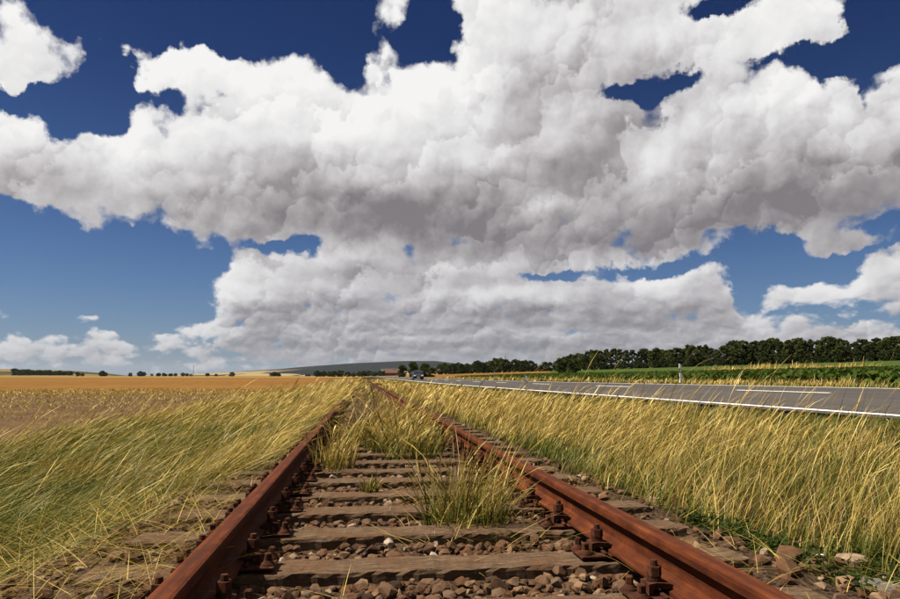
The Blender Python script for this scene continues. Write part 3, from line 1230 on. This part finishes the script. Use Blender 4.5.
gr = Grass()
sward(gr, 1.25, 7.0, 1.6, 6.0, 800, .24, .9, .02, .16, right_cover, (.05, .5), ripe=right_ripe, tall=right_tall, spread=.8)
sward(gr, 1.2, 7.0, 6.0, 12.0, 480, .25, .9, .06, .2, right_cover, (.05, .5), ripe=right_ripe, tall=right_tall, spread=.7)
sward(gr, 1.2, 7.0, 12.0, 24.0, 300, .26, .9, .2, .25, right_cover, (.05, .4), ripe=right_ripe, tall=right_tall)
sward(gr, 1.2, 7.0, 24.0, 60.0, 90, .28, .85, .4, .3, right_cover, (.05, .4), wmul=1.3, seg=3, ripe=right_ripe, tall=right_tall)
sward(gr, 1.2, 7.0, 60.0, 170.0, 20, .30, .85, .45, .35, right_cover, (.05, .4), wmul=1.6, seg=3, ripe=right_ripe, tall=right_tall)
# low green undergrowth
sward(gr, 1.4, 7.0, 1.6, 9.0, 420, .13, .7, -.15, .0, right_cover, (.1, .5))
# ripe stalks bowed over towards the road
sward(gr, 1.8, 4.4, 1.8, 9.0, 160, .48, 1.12, .95, .8, right_cover, (.1, .4), per_tuft=8, seg=6, spread=.25, tall=right_tall, wmul=.72)
sward(gr, 1.7, 4.6, 9.0, 22.0, 90, .46, 1.05, .95, .8, right_cover, (.1, .4), per_tuft=7, seg=6, spread=.22, tall=right_tall, wmul=.8)
sward(gr, 1.7, 4.8, 22.0, 60.0, 22, .44, 1.0, .95, .85, right_cover, (.1, .4), per_tuft=5, seg=5, spread=.22, tall=right_tall)
sward(gr, 1.9, 4.0, 2.6, 9.0, 6.0, .80, 1.05, 1.0, 1.0, right_cover, (.1, .35), per_tuft=2, seg=7, spread=.2, wmul=.75)
sward(gr, 1.9, 4.2, 2.4, 10.0, 34.0, .68, 1.5, 1.05, .9, right_cover, (.2, .5), per_tuft=3, seg=7, spread=.25, wmul=.7)
tag(link('tall_grass', gr.mesh('tall_grass'), MATS['grass']), 'golden ripe grass leaning in the wind between the right rail and road', 'grass', kind='stuff')

gv = Grass()
vc = lambda x, y: np.clip((x - 14.4) / .2, 0, 1) * np.clip((16.9 - x) / .4, 0, 1)
sward(gv, 14.3, 16.8, 8.0, 40.0, 90, .22, .7, .45, .2, vc, (.1, .4), wmul=1.3, seg=3)
sward(gv, 14.3, 16.8, 40.0, 130.0, 22, .28, .7, .5, .2, vc, (.1, .4), wmul=1.8, seg=3)
sward(gv, 32.2, 36.5, 44.0, 63.0, 60, .5, .5, .9, .4, None, (.1, .4), wmul=1.5, seg=3)
tag(link('verge_grass', gv.mesh('verge_grass'), MATS['grass']), 'short yellowing grass on the far verge of the road', 'grass', kind='stuff')

# straw litter and stubble on the field
gs = Grass()
n = 17000
yy = rng.uniform(0, 1, n) ** .75 * 62 + 6
xx = -4.6 - rng.uniform(0, 1, n) * (yy * .62 + 4)
L = rng.uniform(.08, .22, n)
gs.add(np.stack([xx, yy, gz_rough(xx, yy)], -1), L, px_width(yy) * 1.2, rng.uniform(0, 6.28, n), rng.uniform(.2, 1.5, n), rng.uniform(.6, 1.7, n),
       rng.uniform(.55, 1.05, n), np.zeros(n, bool), seg=2)
tag(link('straw_litter', gs.mesh('straw_litter'), MATS['grass']), 'straw litter and stubble on the brown field', 'straw', kind='stuff')

# dead stems lying over the ballast edge and the sleeper ends
gd = Grass()


def dead(n, x0, x1, y0, y1, Lr, w=.0026):
    x, y = rng.uniform(x0, x1, n), rng.uniform(y0, y1, n)
    gd.add(np.stack([x, y, surf_z(x, y) + rng.uniform(.0, .05, n)], -1), rng.uniform(Lr[0], Lr[1], n), np.full(n, w) * rng.uniform(.6, 1.3, n), rng.uniform(0, 6.28, n),
           rng.uniform(1.0, 1.45, n), rng.uniform(1.3, 1.75, n), rng.uniform(.8, 1.3, n), np.zeros(n, bool), seg=5)


dead(5200, -3.2, -.62, 1.3, 4.2, (.12, .45), .0022)
dead(900, -2.0, -.62, 4.2, 8.0, (.12, .45))
dead(650, 1.1, 2.4, 1.8, 5.0, (.08, .35))
dead(160, -.4, 1.0, 2.0, 8.0, (.08, .3), .0022)
dead(260, .2, .95, 2.9, 4.2, (.12, .35))
tag(link('dead_grass', gd.mesh('dead_grass'), MATS['grass']), 'dead pale stems lying over stones and sleeper ends', 'dead grass', kind='stuff')


# ------------------------------------------------------------------ tufts growing in the track
def tuft(label, cx, cy, rx, ry, n, Lm, lean, dry0, head_p, spread=.7, group=None, wm=1.0, splay=.45):
    g = Grass()
    qa, qr = rng.uniform(0, 6.283, n), rng.uniform(0, 1, n) ** .8
    ox, oy = np.cos(qa) * qr * rx * 1.6, np.sin(qa) * qr * ry * 1.6
    d = qr * 1.6
    L = Lm * rng.lognormal(0, .28, n) * (1.1 - .12 * d)
    head = rng.uniform(0, 1, n) < head_p
    z = surf_z(cx + ox, cy + oy) + .01
    z0 = float(surf_z(np.array(cx), np.array(cy)))
    w = (px_width(np.full(n, cy)) * np.where(head, 1.0, 1.7)) * rng.uniform(.7, 1.4, n) * wm
    g.add(np.stack([ox, oy, z - z0], -1), np.where(head, L * 1.2, L), w, np.where(rng.uniform(0, 1, n) < splay, qa + rng.normal(0, .4, n), WIND + rng.normal(0, spread, n)), rng.uniform(0, .5, n), np.clip(lean + rng.normal(0, .5, n), .1, 2.3),
          np.clip(dry0 + rng.normal(0, .3, n) + .3 * head, -.2, 1.4), head, seg=6)
    o = link('grass_tuft', g.mesh('grass_tuft'), MATS['grass'], None, (cx, cy, z0))
    return tag(o, label, 'grass tuft', group)


tuft('leafy green and straw grass tuft between sleepers beside the right rail', .50, 3.42, .13, .14, 520, .30, .9, .42, .3, 1.0)
tuft('broad dry grass tuft spilling over the right rail', .42, 6.8, .24, .45, 800, .28, 1.05, .4, .35, .45)
tuft('tall wispy seed grass bowed right over both rails', .40, 8.7, .24, .8, 700, .34, 1.05, .6, .5, .4)
tuft('wide dry grass tuft reaching from the left rail across the sleepers', .02, 7.9, .24, .6, 520, .26, 1.0, .6, .35, .5)
tuft('small dry grass tuft against the left rail', -.22, 5.7, .10, .3, 220, .26, .7, .7, .2)
tuft('low green sprig in the gravel between two sleepers', .05, 4.35, .03, .03, 140, .10, .6, .3, .0)
gi = Grass()
ic = lambda x, y: np.clip((y - 9) / 4, 0, 1) * np.clip(1 - np.abs(x - GAUGE_C) / .68, 0, 1)
sward(gi, -.4, .95, 9.0, 40.0, 26, .18, .8, .6, .3, ic, (.1, .4), wmul=1.2)
sward(gi, -.4, .95, 40.0, 160.0, 6, .2, .8, .6, .3, ic, (.1, .4), wmul=1.6, seg=3)
tag(link('track_grass', gi.mesh('track_grass'), MATS['grass']), 'sparse dry grass growing along the far track bed', 'grass', kind='stuff')


# ------------------------------------------------------------------ low leafy weeds
def leaf_cloud(c, r, up, size, tone, aspect=.55):
    """leaf quads (folded diamonds) at centres c; up = leaf normals"""
    n = len(c)
    a = rng.normal(size=(n, 3))
    a -= up * np.sum(a * up, 1)[:, None]
    a /= np.linalg.norm(a, axis=1)[:, None] + 1e-9
    bb = cross(up, a)
    s = size[:, None]
    V = np.stack([c - a * s, c + bb * s * aspect + up * s * .12, c + a * s, c - bb * s * aspect + up * s * .12], 1).reshape(-1, 3)
    F = np.arange(n * 4).reshape(n, 4)
    return V, F, np.repeat(tone, 4)


def unit(v):
    return v / (np.linalg.norm(v, axis=1)[:, None] + 1e-9)


def weed(cx, cy, rad, h, n, label):
    o = rng.normal(size=(n, 3)) * np.array([rad * .5, rad * .5, h * .4])
    o[:, 2] = np.abs(o[:, 2]) + .01
    up = unit(rng.normal(size=(n, 3)) * .6 + np.array([0, 0, 1.0]))
    V, F, T = leaf_cloud(o, rad, up, rng.uniform(.008, .02, n), rng.uniform(0, 1, n))
    z = float(surf_z(np.array(cx), np.array(cy)))
    root = tag(empty('weed_plant', (cx, cy, z)), label, 'weed', 'low leafy weeds beside the right rail')
    link('leaves', np_mesh('leaves', V, [F], False, tone=T), MATS['weed_leaf'], root)
    m = MB()
    for k in range(7):
        a = random.uniform(0, 6.28)
        m.bar((0, 0, -.01), (math.cos(a) * rad * .5, math.sin(a) * rad * .5, h * random.uniform(.4, .9)), .0018, 4)
    link('stems', m.mesh('stems'), MATS['weed_leaf'], root)


for (px, py) in [(690, 528), (735, 535), (780, 548), (770, 560), (858, 570), (875, 548), (830, 530), (722, 545), (748, 552), (765, 540), (700, 533), (835, 545), (812, 575), (880, 560), (800, 560), (868, 545), (845, 588), (892, 580)]:
    q = at_z(px, py, -.10)
    weed(q.x, q.y, random.uniform(.07, .12), random.uniform(.04, .08), 130, 'low dark green leafy weed among stones beside the right rail')


# ------------------------------------------------------------------ loose stones that stand out
def big_stone(px, py, z, size, label, mat, k):
    q = at_z(px, py, z)
    me = slab_mesh(k) if size[2] < size[0] * .75 else stone_meshes[k].copy()
    o = link('stone', me, None, None, (q.x, q.y, z))
    me.materials.clear()
    me.materials.append(mat)
    o.scale = size
    o.rotation_euler = (random.uniform(-.1, .1), random.uniform(-.1, .1), random.uniform(0, 3))
    return tag(o, label, 'stone')


def slab_mesh(seed):
    r = np.random.default_rng(900 + seed)
    bm = bmesh.new()
    for k in range(11):
        a = 2 * math.pi * k / 11 + r.uniform(-.2, .2)
        q = r.uniform(.8, 1.08)
        for z, f in ((-.5, .9), (.1, 1.0), (.42, .86)):
            bm.verts.new((math.cos(a) * q * f, math.sin(a) * q * f, z + r.uniform(-.08, .08)))
    res = bmesh.ops.convex_hull(bm, input=bm.verts)
    bmesh.ops.delete(bm, geom=[g for g in res['geom_interior'] if isinstance(g, bmesh.types.BMVert)], context='VERTS')
    bmesh.ops.recalc_face_normals(bm, faces=bm.faces)
    me = bpy.data.meshes.new('stone')
    bm.to_mesh(me)
    bm.free()
    return me


m_plain('stone_pale', (.17, .12, .08), .9, .35, 30.0)
m_plain('stone_white', (.45, .44, .43), .8, .1, 30.0)
m_plain('stone_grey', (.06, .052, .045), .9, .4, 20.0)
big_stone(785, 575, -.12, (.13, .10, .045), 'large flat tan slab lying against the right rail', MATS['stone_pale'], 3)
big_stone(820, 556, -.11, (.020, .018, .022), 'small bright white stone among the weeds', MATS['stone_white'], 5)
big_stone(650, 500, -.09, (.048, .042, .045), 'round pale stone at the foot of the golden grass', MATS['stone_pale'], 7)
big_stone(850, 560, -.12, (.075, .06, .05), 'grey tan stone behind the small white stone', MATS['stone_pale'], 9)
big_stone(885, 590, -.13, (.11, .08, .05), 'flat dark brown stone beside the weeds', MATS['stone_grey'], 11)
big_stone(822, 594, -.13, (.07, .06, .05), 'dark grey stone next to the tan slab', MATS['stone_grey'], 2)


# ------------------------------------------------------------------ beet field
rows, plants = [], []
n_leaf = 9
xs = np.arange(17.2, 31.5, .5)
C, N, Z, T = [], [], [], []
for x in xs:
    ys = np.arange(14.0 + (x - 17) * .6, 128.0, .30 if x < 22 else .42)
    ys = ys + rng.uniform(-.05, .05, len(ys))
    far = ys > 60
    ys = ys[~far | (rng.uniform(0, 1, len(ys)) < .5)]
    m = len(ys)
    px_ = np.repeat(x + rng.uniform(-.05, .05, m), n_leaf)
    py_ = np.repeat(ys, n_leaf)
    a = rng.uniform(0, 6.28, m * n_leaf)
    r_ = rng.uniform(.05, .22, m * n_leaf)
    zz = rng.uniform(.14, .48, m * n_leaf)
    C.append(np.stack([px_ + np.cos(a) * r_, py_ + np.sin(a) * r_, ground_z(px_, py_) + zz], -1))
    N.append(unit(np.stack([np.cos(a) * .8, np.sin(a) * .8, rng.uniform(.3, 1.0, m * n_leaf)], -1)))
    Z.append(rng.uniform(.10, .19, m * n_leaf))
    T.append(rng.uniform(0, 1, m * n_leaf))
V, F, T = leaf_cloud(np.concatenate(C), 0, np.concatenate(N), np.concatenate(Z), np.concatenate(T), .6)
tag(link('beet_crop', np_mesh('beet_crop', V, [F], False, tone=T), MATS['beet_leaf']), 'rows of leafy dark green beet plants beyond the road', 'crop', kind='stuff')


# ------------------------------------------------------------------ trees
def branch_mesh(levels):
    """levels: list of (p, q, r0, r1) tapered limbs"""
    bm = bmesh.new()
    for (p, q, r0, r1) in levels:
        p, q = Vector(p), Vector(q)
        d = q - p
        rr = bmesh.ops.create_cone(bm, cap_ends=True, segments=7, radius1=r0, radius2=r1, depth=d.length)
        bmesh.ops.rotate(bm, cent=(0, 0, 0), matrix=d.to_track_quat('Z', 'Y').to_matrix(), verts=rr['verts'])
        bmesh.ops.translate(bm, vec=(p + q) / 2, verts=rr['verts'])
    me = bpy.data.meshes.new('trunk')
    bm.to_mesh(me)
    bm.free()
    return me


def tree_meshes(seed, h, rad, base, nclump, leaf, slim=1.0):
    r = np.random.default_rng(500 + seed)
    limbs = [((0, 0, -.3), (r.normal() * .1, r.normal() * .1, h * .45), h * .022, h * .016), ((0, 0, h * .44), (r.normal() * .2, r.normal() * .2, h * .86), h * .016, h * .004)]
    cl = []
    for k in range(nclump):
        t = r.uniform(0, 1)
        z = h * (base + (1 - base) * t)
        prof = math.sin(math.pi * min(.97, .12 + .80 * t)) ** .7
        a = r.uniform(0, 6.28)
        rr = rad * prof * math.sqrt(r.uniform(.15, 1)) * r.uniform(.75, 1.15)
        c = np.array([math.cos(a) * rr, math.sin(a) * rr * slim, z])
        cl.append((c, r.uniform(.55, 1.15) * rad * .34))
        if k % 3 == 0:
            limbs.append(((0, 0, max(h * .15, z - h * .18)), tuple(c * .9 + np.array([0, 0, z]) * .1 * np.array([0, 0, 1])), h * .007, h * .002))
    C, N, Sz, T = [], [], [], []
    for (c, cr) in cl:
        m = 46
        d = unit(r.normal(size=(m, 3)))
        C.append(c + d * cr * r.uniform(.45, 1.0, (m, 1)) * np.array([1, 1, .8]))
        N.append(unit(d + r.normal(size=(m, 3)) * .5 + np.array([0, 0, .35])))
        Sz.append(r.uniform(.6, 1.3, m) * leaf)
        T.append(np.clip(r.uniform(0, 1) * .6 + r.uniform(0, .4, m), 0, 1))
    V, F, T = leaf_cloud(np.concatenate(C), 0, np.concatenate(N), np.concatenate(Sz), np.concatenate(T), .65)
    return branch_mesh(limbs), np_mesh('crown', V, [F], False, tone=T)


broad = [tree_meshes(s, 10.0, 3.6, .03, 72, .42) for s in range(4)]
slim = [tree_meshes(10 + s, 11.0, 2.5, .03, 64, .36) for s in range(4)]
shrub = [tree_meshes(20 + s, 4.0, 2.6, .02, 30, .24) for s in range(3)]


def place_tree(name, label, var, pos, scale, group=None, leaf='tree_leaf', cat='tree', wide=1.0):
    root = tag(empty(name, pos, random.uniform(0, 6.28)), label, cat, group)
    tr = link('trunk', var[0], MATS['bark'], root)
    cr = link('crown', var[1], MATS[leaf], root)
    root.scale = (scale * wide, scale * wide, scale)
    return root


def ground_pt(px, y):
    """the point of the ground seen in the column px at the distance y along the track"""
    q = at_y(px, 380, y)
    return Vector((q.x, y, float(ground_z(np.array(q.x), np.array(y)))))


# the long belt of trees beyond the fields: photo column, tree top row
tops = [(456, 366), (470, 365), (488, 361), (505, 359.5), (522, 363), (545, 364), (560, 360), (580, 355), (597, 352), (640, 351), (680, 348), (706, 347), (716, 352), (728, 344), (760, 342),
        (800, 341), (840, 338), (870, 342), (900, 338), (960, 335)]
tx = [t[0] for t in tops]
ty = [t[1] for t in tops]
px = 440.0
i = 0
while px < 990:
    # the belt runs from 540 m away on the left to 235 m on the right
    y = float(np.interp(px, [440, 600, 900, 990], [560, 370, 235, 215])) * random.uniform(.97, 1.03)
    g = ground_pt(px, y)
    crest = at_y(px, np.interp(px, tx, ty) + random.uniform(-3.5, 1.2), y).z
    hh = max(4.0, crest - g.z)
    slimmer = px > 590 and random.random() < .6
    var = random.choice(slim if slimmer else broad)
    h0 = 11.6 if slimmer else 10.6
    dense = 'tall narrow dark green tree in the belt beyond the green field' if slimmer else 'broad dark green tree in the belt beyond the green field'
    place_tree('belt_tree', dense, var, g, hh / h0, 'narrow trees of the belt' if slimmer else 'broad trees of the belt', wide=random.uniform(.95, 1.25) * (10.0 / hh) ** .3)
    px += random.uniform(4.0, 7.5) * float(np.interp(px, [440, 600, 900], [.7, .95, 1.3]))
    i += 1
# undergrowth closing the belt's foot
px = 450.0
while px < 980:
    y = float(np.interp(px, [440, 600, 900, 990], [555, 366, 230, 210])) * random.uniform(.965, 1.0)
    g = ground_pt(px, y)
    place_tree('belt_bush', 'dark bush at the foot of the tree belt', random.choice(shrub), g, random.uniform(.6, 1.15), 'bushes at the foot of the tree belt', 'bush_leaf', 'bush')
    px += random.uniform(6, 13)

place_tree('round_bush', 'dark rounded bush standing alone at the edge of the green field', shrub[0], ground_pt(568, 118.0), .62, None, 'bush_leaf', 'bush', 1.25)
place_tree('pale_tree', 'paler grey green tree standing before the dark belt', broad[1], ground_pt(843, 218.0), .58, None, 'tree_leaf', 'tree', 1.3)
for lb, (px, y, sc, wd, lf) in zip(
        ['dark bushy tree beside the road behind the car', 'olive green tree next to the car', 'small dark tree left of the roadside trees', 'low dark bush under the roadside trees'],
        [(413, 232.0, .50, 1.0, 'bush_leaf'), (425, 222.0, .42, 1.2, 'tree_leaf'), (402, 300.0, .5, 1.2, 'bush_leaf'), (432, 215.0, .28, 1.4, 'bush_leaf')]):
    place_tree('roadside_tree', lb, broad[2], ground_pt(px, y), sc, None, lf, 'tree', wd)
# far clumps along the horizon
for k in range(26):
    px = 318 + k * 3.4 + random.uniform(-1.5, 1.5)
    place_tree('far_tree', 'small dark tree in the far row across the end of the track', random.choice(broad), ground_pt(px, random.uniform(760, 860)), random.uniform(.45, .75),
               'far row of trees across the track', 'bush_leaf', 'tree', 1.6)
for k in range(20):
    px = random.choice([random.uniform(150, 200), random.uniform(205, 262), random.uniform(262, 316)])
    place_tree('horizon_tree', 'tiny dark tree on the horizon of the golden stubble field', random.choice(broad), ground_pt(px, random.uniform(1050, 1250)), random.uniform(.3, .55),
               'tiny trees on the field horizon', 'bush_leaf', 'tree', 1.8)
for (px, sc) in [(77, .55), (82, .45), (102, .75), (105, .55), (130, .5), (140, .7), (143, .6), (232, .6), (274, .65), (278, .5)]:
    place_tree('field_tree', 'dark rounded tree clump at the edge of the stubble field', random.choice(broad), ground_pt(px, 1000.0), sc, 'tree clumps at the field edge', 'bush_leaf', 'tree', 1.7)
for k in range(34):
    px = 14 + k * 1.75 + random.uniform(-.6, .6)
    place_tree('hedge_tree', 'dark hedge tree on the slope of the brown hill', random.choice(broad), ground_pt(px, 1500.0 + random.uniform(-40, 40)) + Vector((0, 0, 1.5)), random.uniform(.7, 1.1) * (1.2 - k * .012),
               'hedge on the brown hill', 'bush_leaf', 'tree', 1.7)


# ------------------------------------------------------------------ delineator posts
def post(label, x, y, h, lean=0.0):
    z = float(ground_z(np.array(x), np.array(y)))
    root = tag(empty('delineator_post', (x, y, z)), label, 'road post')
    root.rotation_euler = (0, lean, 0)
    pts = [(-.06, -.045), (.06, -.045), (.035, .05), (-.035, .05)]

    def seg(name, z0, z1, mat, grow=0.0, slant=0.0):
        bm = bmesh.new()
        k = lambda zz: 1.0 - .10 * zz
        a = [bm.verts.new((p[0] * (k(z0) + grow), p[1] * (k(z0) + grow), z0 - slant * p[0])) for p in pts]
        c = [bm.verts.new((p[0] * (k(z1) + grow), p[1] * (k(z1) + grow), z1 - slant * p[0] * (1.0 if slant else 0))) for p in pts]
        bm.faces.new(a[::-1])
        bm.faces.new(c)
        for i in range(4):
            bm.faces.new((a[i], a[(i + 1) % 4], c[(i + 1) % 4], c[i]))
        me = bpy.data.meshes.new(name)
        bm.to_mesh(me)
        bm.free()
        return link(name, me, mat, root)
    seg('post_body', -.1, h - .42, MATS['post_white'])
    band = seg('black_band', h - .42, h - .22, MATS['post_black'], .002, .45)
    seg('post_cap', h - .22, h, MATS['post_white'], 0.0, .45)
    m = MB().box((0, -.0455, h - .32), (.045, .008, .12), .002)
    link('reflector', m.mesh('reflector'), MATS['reflector'], band)
    return root


p681 = at_y(681, 380, 1.0)
X_FAR, X_NEAR = 15.0, 7.0
post('white post with black band on the far verge by the green beet field', X_FAR, X_FAR / p681.x, 1.0, -.03)
post('white post with dark band on the near verge above the tall grass', X_NEAR, X_NEAR / at_y(526, 380, 1.0).x, .78)
post('small distant white post at the end of the orange field strip', X_FAR, X_FAR / at_y(494.5, 380, 1.0).x, 1.0)
post('tiny far white post near the roadside trees', X_FAR, X_FAR / at_y(447.5, 380, 1.0).x, 1.0)


# ------------------------------------------------------------------ car
def car(label, x, y):
    z = float(np.interp(x, SX, SZ) + rise(y))
    root = tag(empty('car', (x, y, z)), label, 'car')
    # outline along y (front towards the camera at -y), half width 0.88
    low = [(-2.15, .25), (-2.2, .55), (-2.05, .80), (-1.05, .95), (1.7, .98), (2.1, .92), (2.15, .35), (2.0, .22)]
    cab = [(-1.05, .94), (-.25, 1.42), (.2, 1.48), (1.1, 1.44), (1.75, .97)]

    def loft(name, outline, w0, w1, mat, parent=root):
        bm = bmesh.new()
        zs = [p[1] for p in outline]
        zmin, zmax = min(zs), max(zs)
        L_, R_ = [], []
        for (yy, zz) in outline:
            f = (zz - zmin) / (zmax - zmin)
            w = w0 + (w1 - w0) * f
            L_.append(bm.verts.new((-w, yy, zz)))
            R_.append(bm.verts.new((w, yy, zz)))
        n = len(outline)
        bm.faces.new(L_)
        bm.faces.new(R_[::-1])
        for i in range(n):
            bm.faces.new((L_[i], R_[i], R_[(i + 1) % n], L_[(i + 1) % n]))
        bmesh.ops.bevel(bm, geom=bm.edges[:], offset=.04, segments=2, affect='EDGES')
        bmesh.ops.recalc_face_normals(bm, faces=bm.faces)
        me = bpy.data.meshes.new(name)
        bm.to_mesh(me)
        bm.free()
        return link(name, me, mat, parent)
    body = loft('body', low, .86, .88, MATS['car_paint'])
    loft('cabin', cab, .84, .66, MATS['car_paint'])
    bm = bmesh.new()
    q = [bm.verts.new(v) for v in ((-.76, -1.02, .985), (.76, -1.02, .985), (.60, -.275, 1.425), (-.60, -.275, 1.425))]
    bm.faces.new(q)
    bm.faces.ensure_lookup_table()
    bmesh.ops.solidify(bm, geom=bm.faces[:], thickness=-.03)
    me = bpy.data.meshes.new('windscreen')
    bm.to_mesh(me)
    bm.free()
    link('windscreen', me, MATS['car_glass'], root)
    for s in (-1, 1):
        m = MB().prism([(s * .84, 1.0), (s * .86, 1.02), (s * .73, 1.36), (s * .71, 1.36)], -.55, 1.25)
        link('side_window', m.mesh('side_window'), MATS['car_glass'], root)
        m = MB().box((s * .62, -2.16, .68), (.36, .10, .14), .03)
        link('headlight', m.mesh('headlight'), MATS['lamp_glass'], root)
        m = MB().box((s * .97, -.85, 1.02), (.18, .10, .12), .03)
        link('mirror', m.mesh('mirror'), MATS['car_paint'], root)
        for yy in (-1.35, 1.3):
            m = MB().cyl((s * .78, yy, .31), .31, .31, .20, 20, 'X')
            t = link('wheel', m.mesh('wheel'), MATS['rubber'], root)
            m = MB().cyl((s * .885, yy, .31), .19, .19, .02, 12, 'X')
            link('rim', m.mesh('rim'), MATS['grey_metal'], t)
    m = MB().box((0, -2.20, .50), (.9, .05, .16), .02)
    link('grille', m.mesh('grille'), MATS['rubber'], root)
    m = MB().box((0, -2.235, .42), (.5, .02, .11), .004)
    link('number_plate', m.mesh('number_plate'), MATS['number_plate'], root)
    return root


car('dark car coming along the road in front of the roadside trees', 9.0, 9.0 / at_y(417.5, 380, 1.0).x)


# ------------------------------------------------------------------ barn, pole, pylon, mast
def barn(px, y):
    g = ground_pt(px, y)
    root = tag(empty('brick_barn', g + Vector((0, 0, -1.2)), R(-14)), 'small red brick barn with red roof among the far trees', 'barn')
    link('wall', MB().box((0, 0, 1.9), (17, 8, 4.4), .02).mesh('wall'), MATS['barn_wall'], root)
    link('roof', MB().prism([(-4.6, 4.12), (4.6, 4.12), (0, 7.6)], -9.0, 9.0).mesh('roof'), MATS['barn_roof'], root, None, (0, 0, R(90)))
    for dx in (-4.5, 4.0):
        link('door', MB().box((dx, -4.03, 1.4), (2.6, .12, 2.9), .02).mesh('door'), MATS['barn_door'], root)
    for dx in (-7.2, -1.0, .8, 7.0):
        link('window', MB().box((dx, -4.03, 2.2), (.9, .1, 1.1), .02).mesh('window'), MATS['car_glass'], root)


barn(394, 720.0)


def pole(px, y, h):
    g = ground_pt(px, y)
    root = tag(empty('utility_pole', g), 'thin wooden utility pole on the stubble horizon', 'utility pole')
    link('pole', MB().cyl((0, 0, h / 2 - .2), .28, .2, h + .4, 8).mesh('pole'), MATS['wood_pole'], root)
    link('crossarm', MB().box((0, 0, h - .9), (2.6, .16, .2), .02).mesh('crossarm'), MATS['wood_pole'], root)


pole(193, 800.0, 12.5)


def lattice(name, label, cat, base, h, w, arms):
    root = tag(empty(name, base), label, cat)
    m = MB()
    cs = [(-1, -1), (1, -1), (1, 1), (-1, 1)]
    lv = [0, .18, .36, .54, .72, .88, 1.0]
    wd = lambda t: w * (1 - .86 * t) / 2
    for (a, b_) in cs:
        m.bar((a * wd(0), b_ * wd(0), -2), (a * wd(1), b_ * wd(1), h), w * .035, 4)
    for t0, t1 in zip(lv[:-1], lv[1:]):
        for i in range(4):
            a, c = cs[i], cs[(i + 1) % 4]
            m.bar((a[0] * wd(t0), a[1] * wd(t0), t0 * h), (c[0] * wd(t1), c[1] * wd(t1), t1 * h), w * .022, 4)
            m.bar((c[0] * wd(t0), c[1] * wd(t0), t0 * h), (a[0] * wd(t1), a[1] * wd(t1), t1 * h), w * .022, 4)
    link('lattice', m.mesh('lattice'), MATS['grey_metal'], root)
    for (t, ln) in arms:
        m = MB().bar((-ln, 0, t * h), (ln, 0, t * h), w * .03, 4).bar((-ln, 0, t * h), (0, 0, t * h + h * .05), w * .02, 4).bar((ln, 0, t * h), (0, 0, t * h + h * .05), w * .02, 4)
        link('crossarm', m.mesh('crossarm'), MATS['grey_metal'], root)
    return root


lattice('power_pylon', 'thin grey lattice power pylon behind the tree belt', 'pylon', ground_pt(505.5, 1400.0), 34.0, 6.0, [(.62, 8), (.76, 6.5), (.9, 5)])
mb_ = at_y(420, 361.2, 6500.0)
mast = lattice('radio_mast', 'slender radio mast on top of the wooded ridge', 'mast', mb_ + Vector((0, 0, -6)), 92.0, 9.0, [])


# ------------------------------------------------------------------ air
m, b, o = new_mat('haze')
v = b.node('ShaderNodeVolumePrincipled')
v.inputs['Color'].default_value = (.80, .88, 1.0, 1)
v.inputs['Density'].default_value = 1.1e-5
v.inputs['Anisotropy'].default_value = 0.2
b.l.new(v.outputs[0], o.inputs['Volume'])
haze = tag(link('haze', MB().box((0, 4000, 110), (26000, 20000, 240)).mesh('haze'), m), 'thin blue air over the far land', kind='stuff')
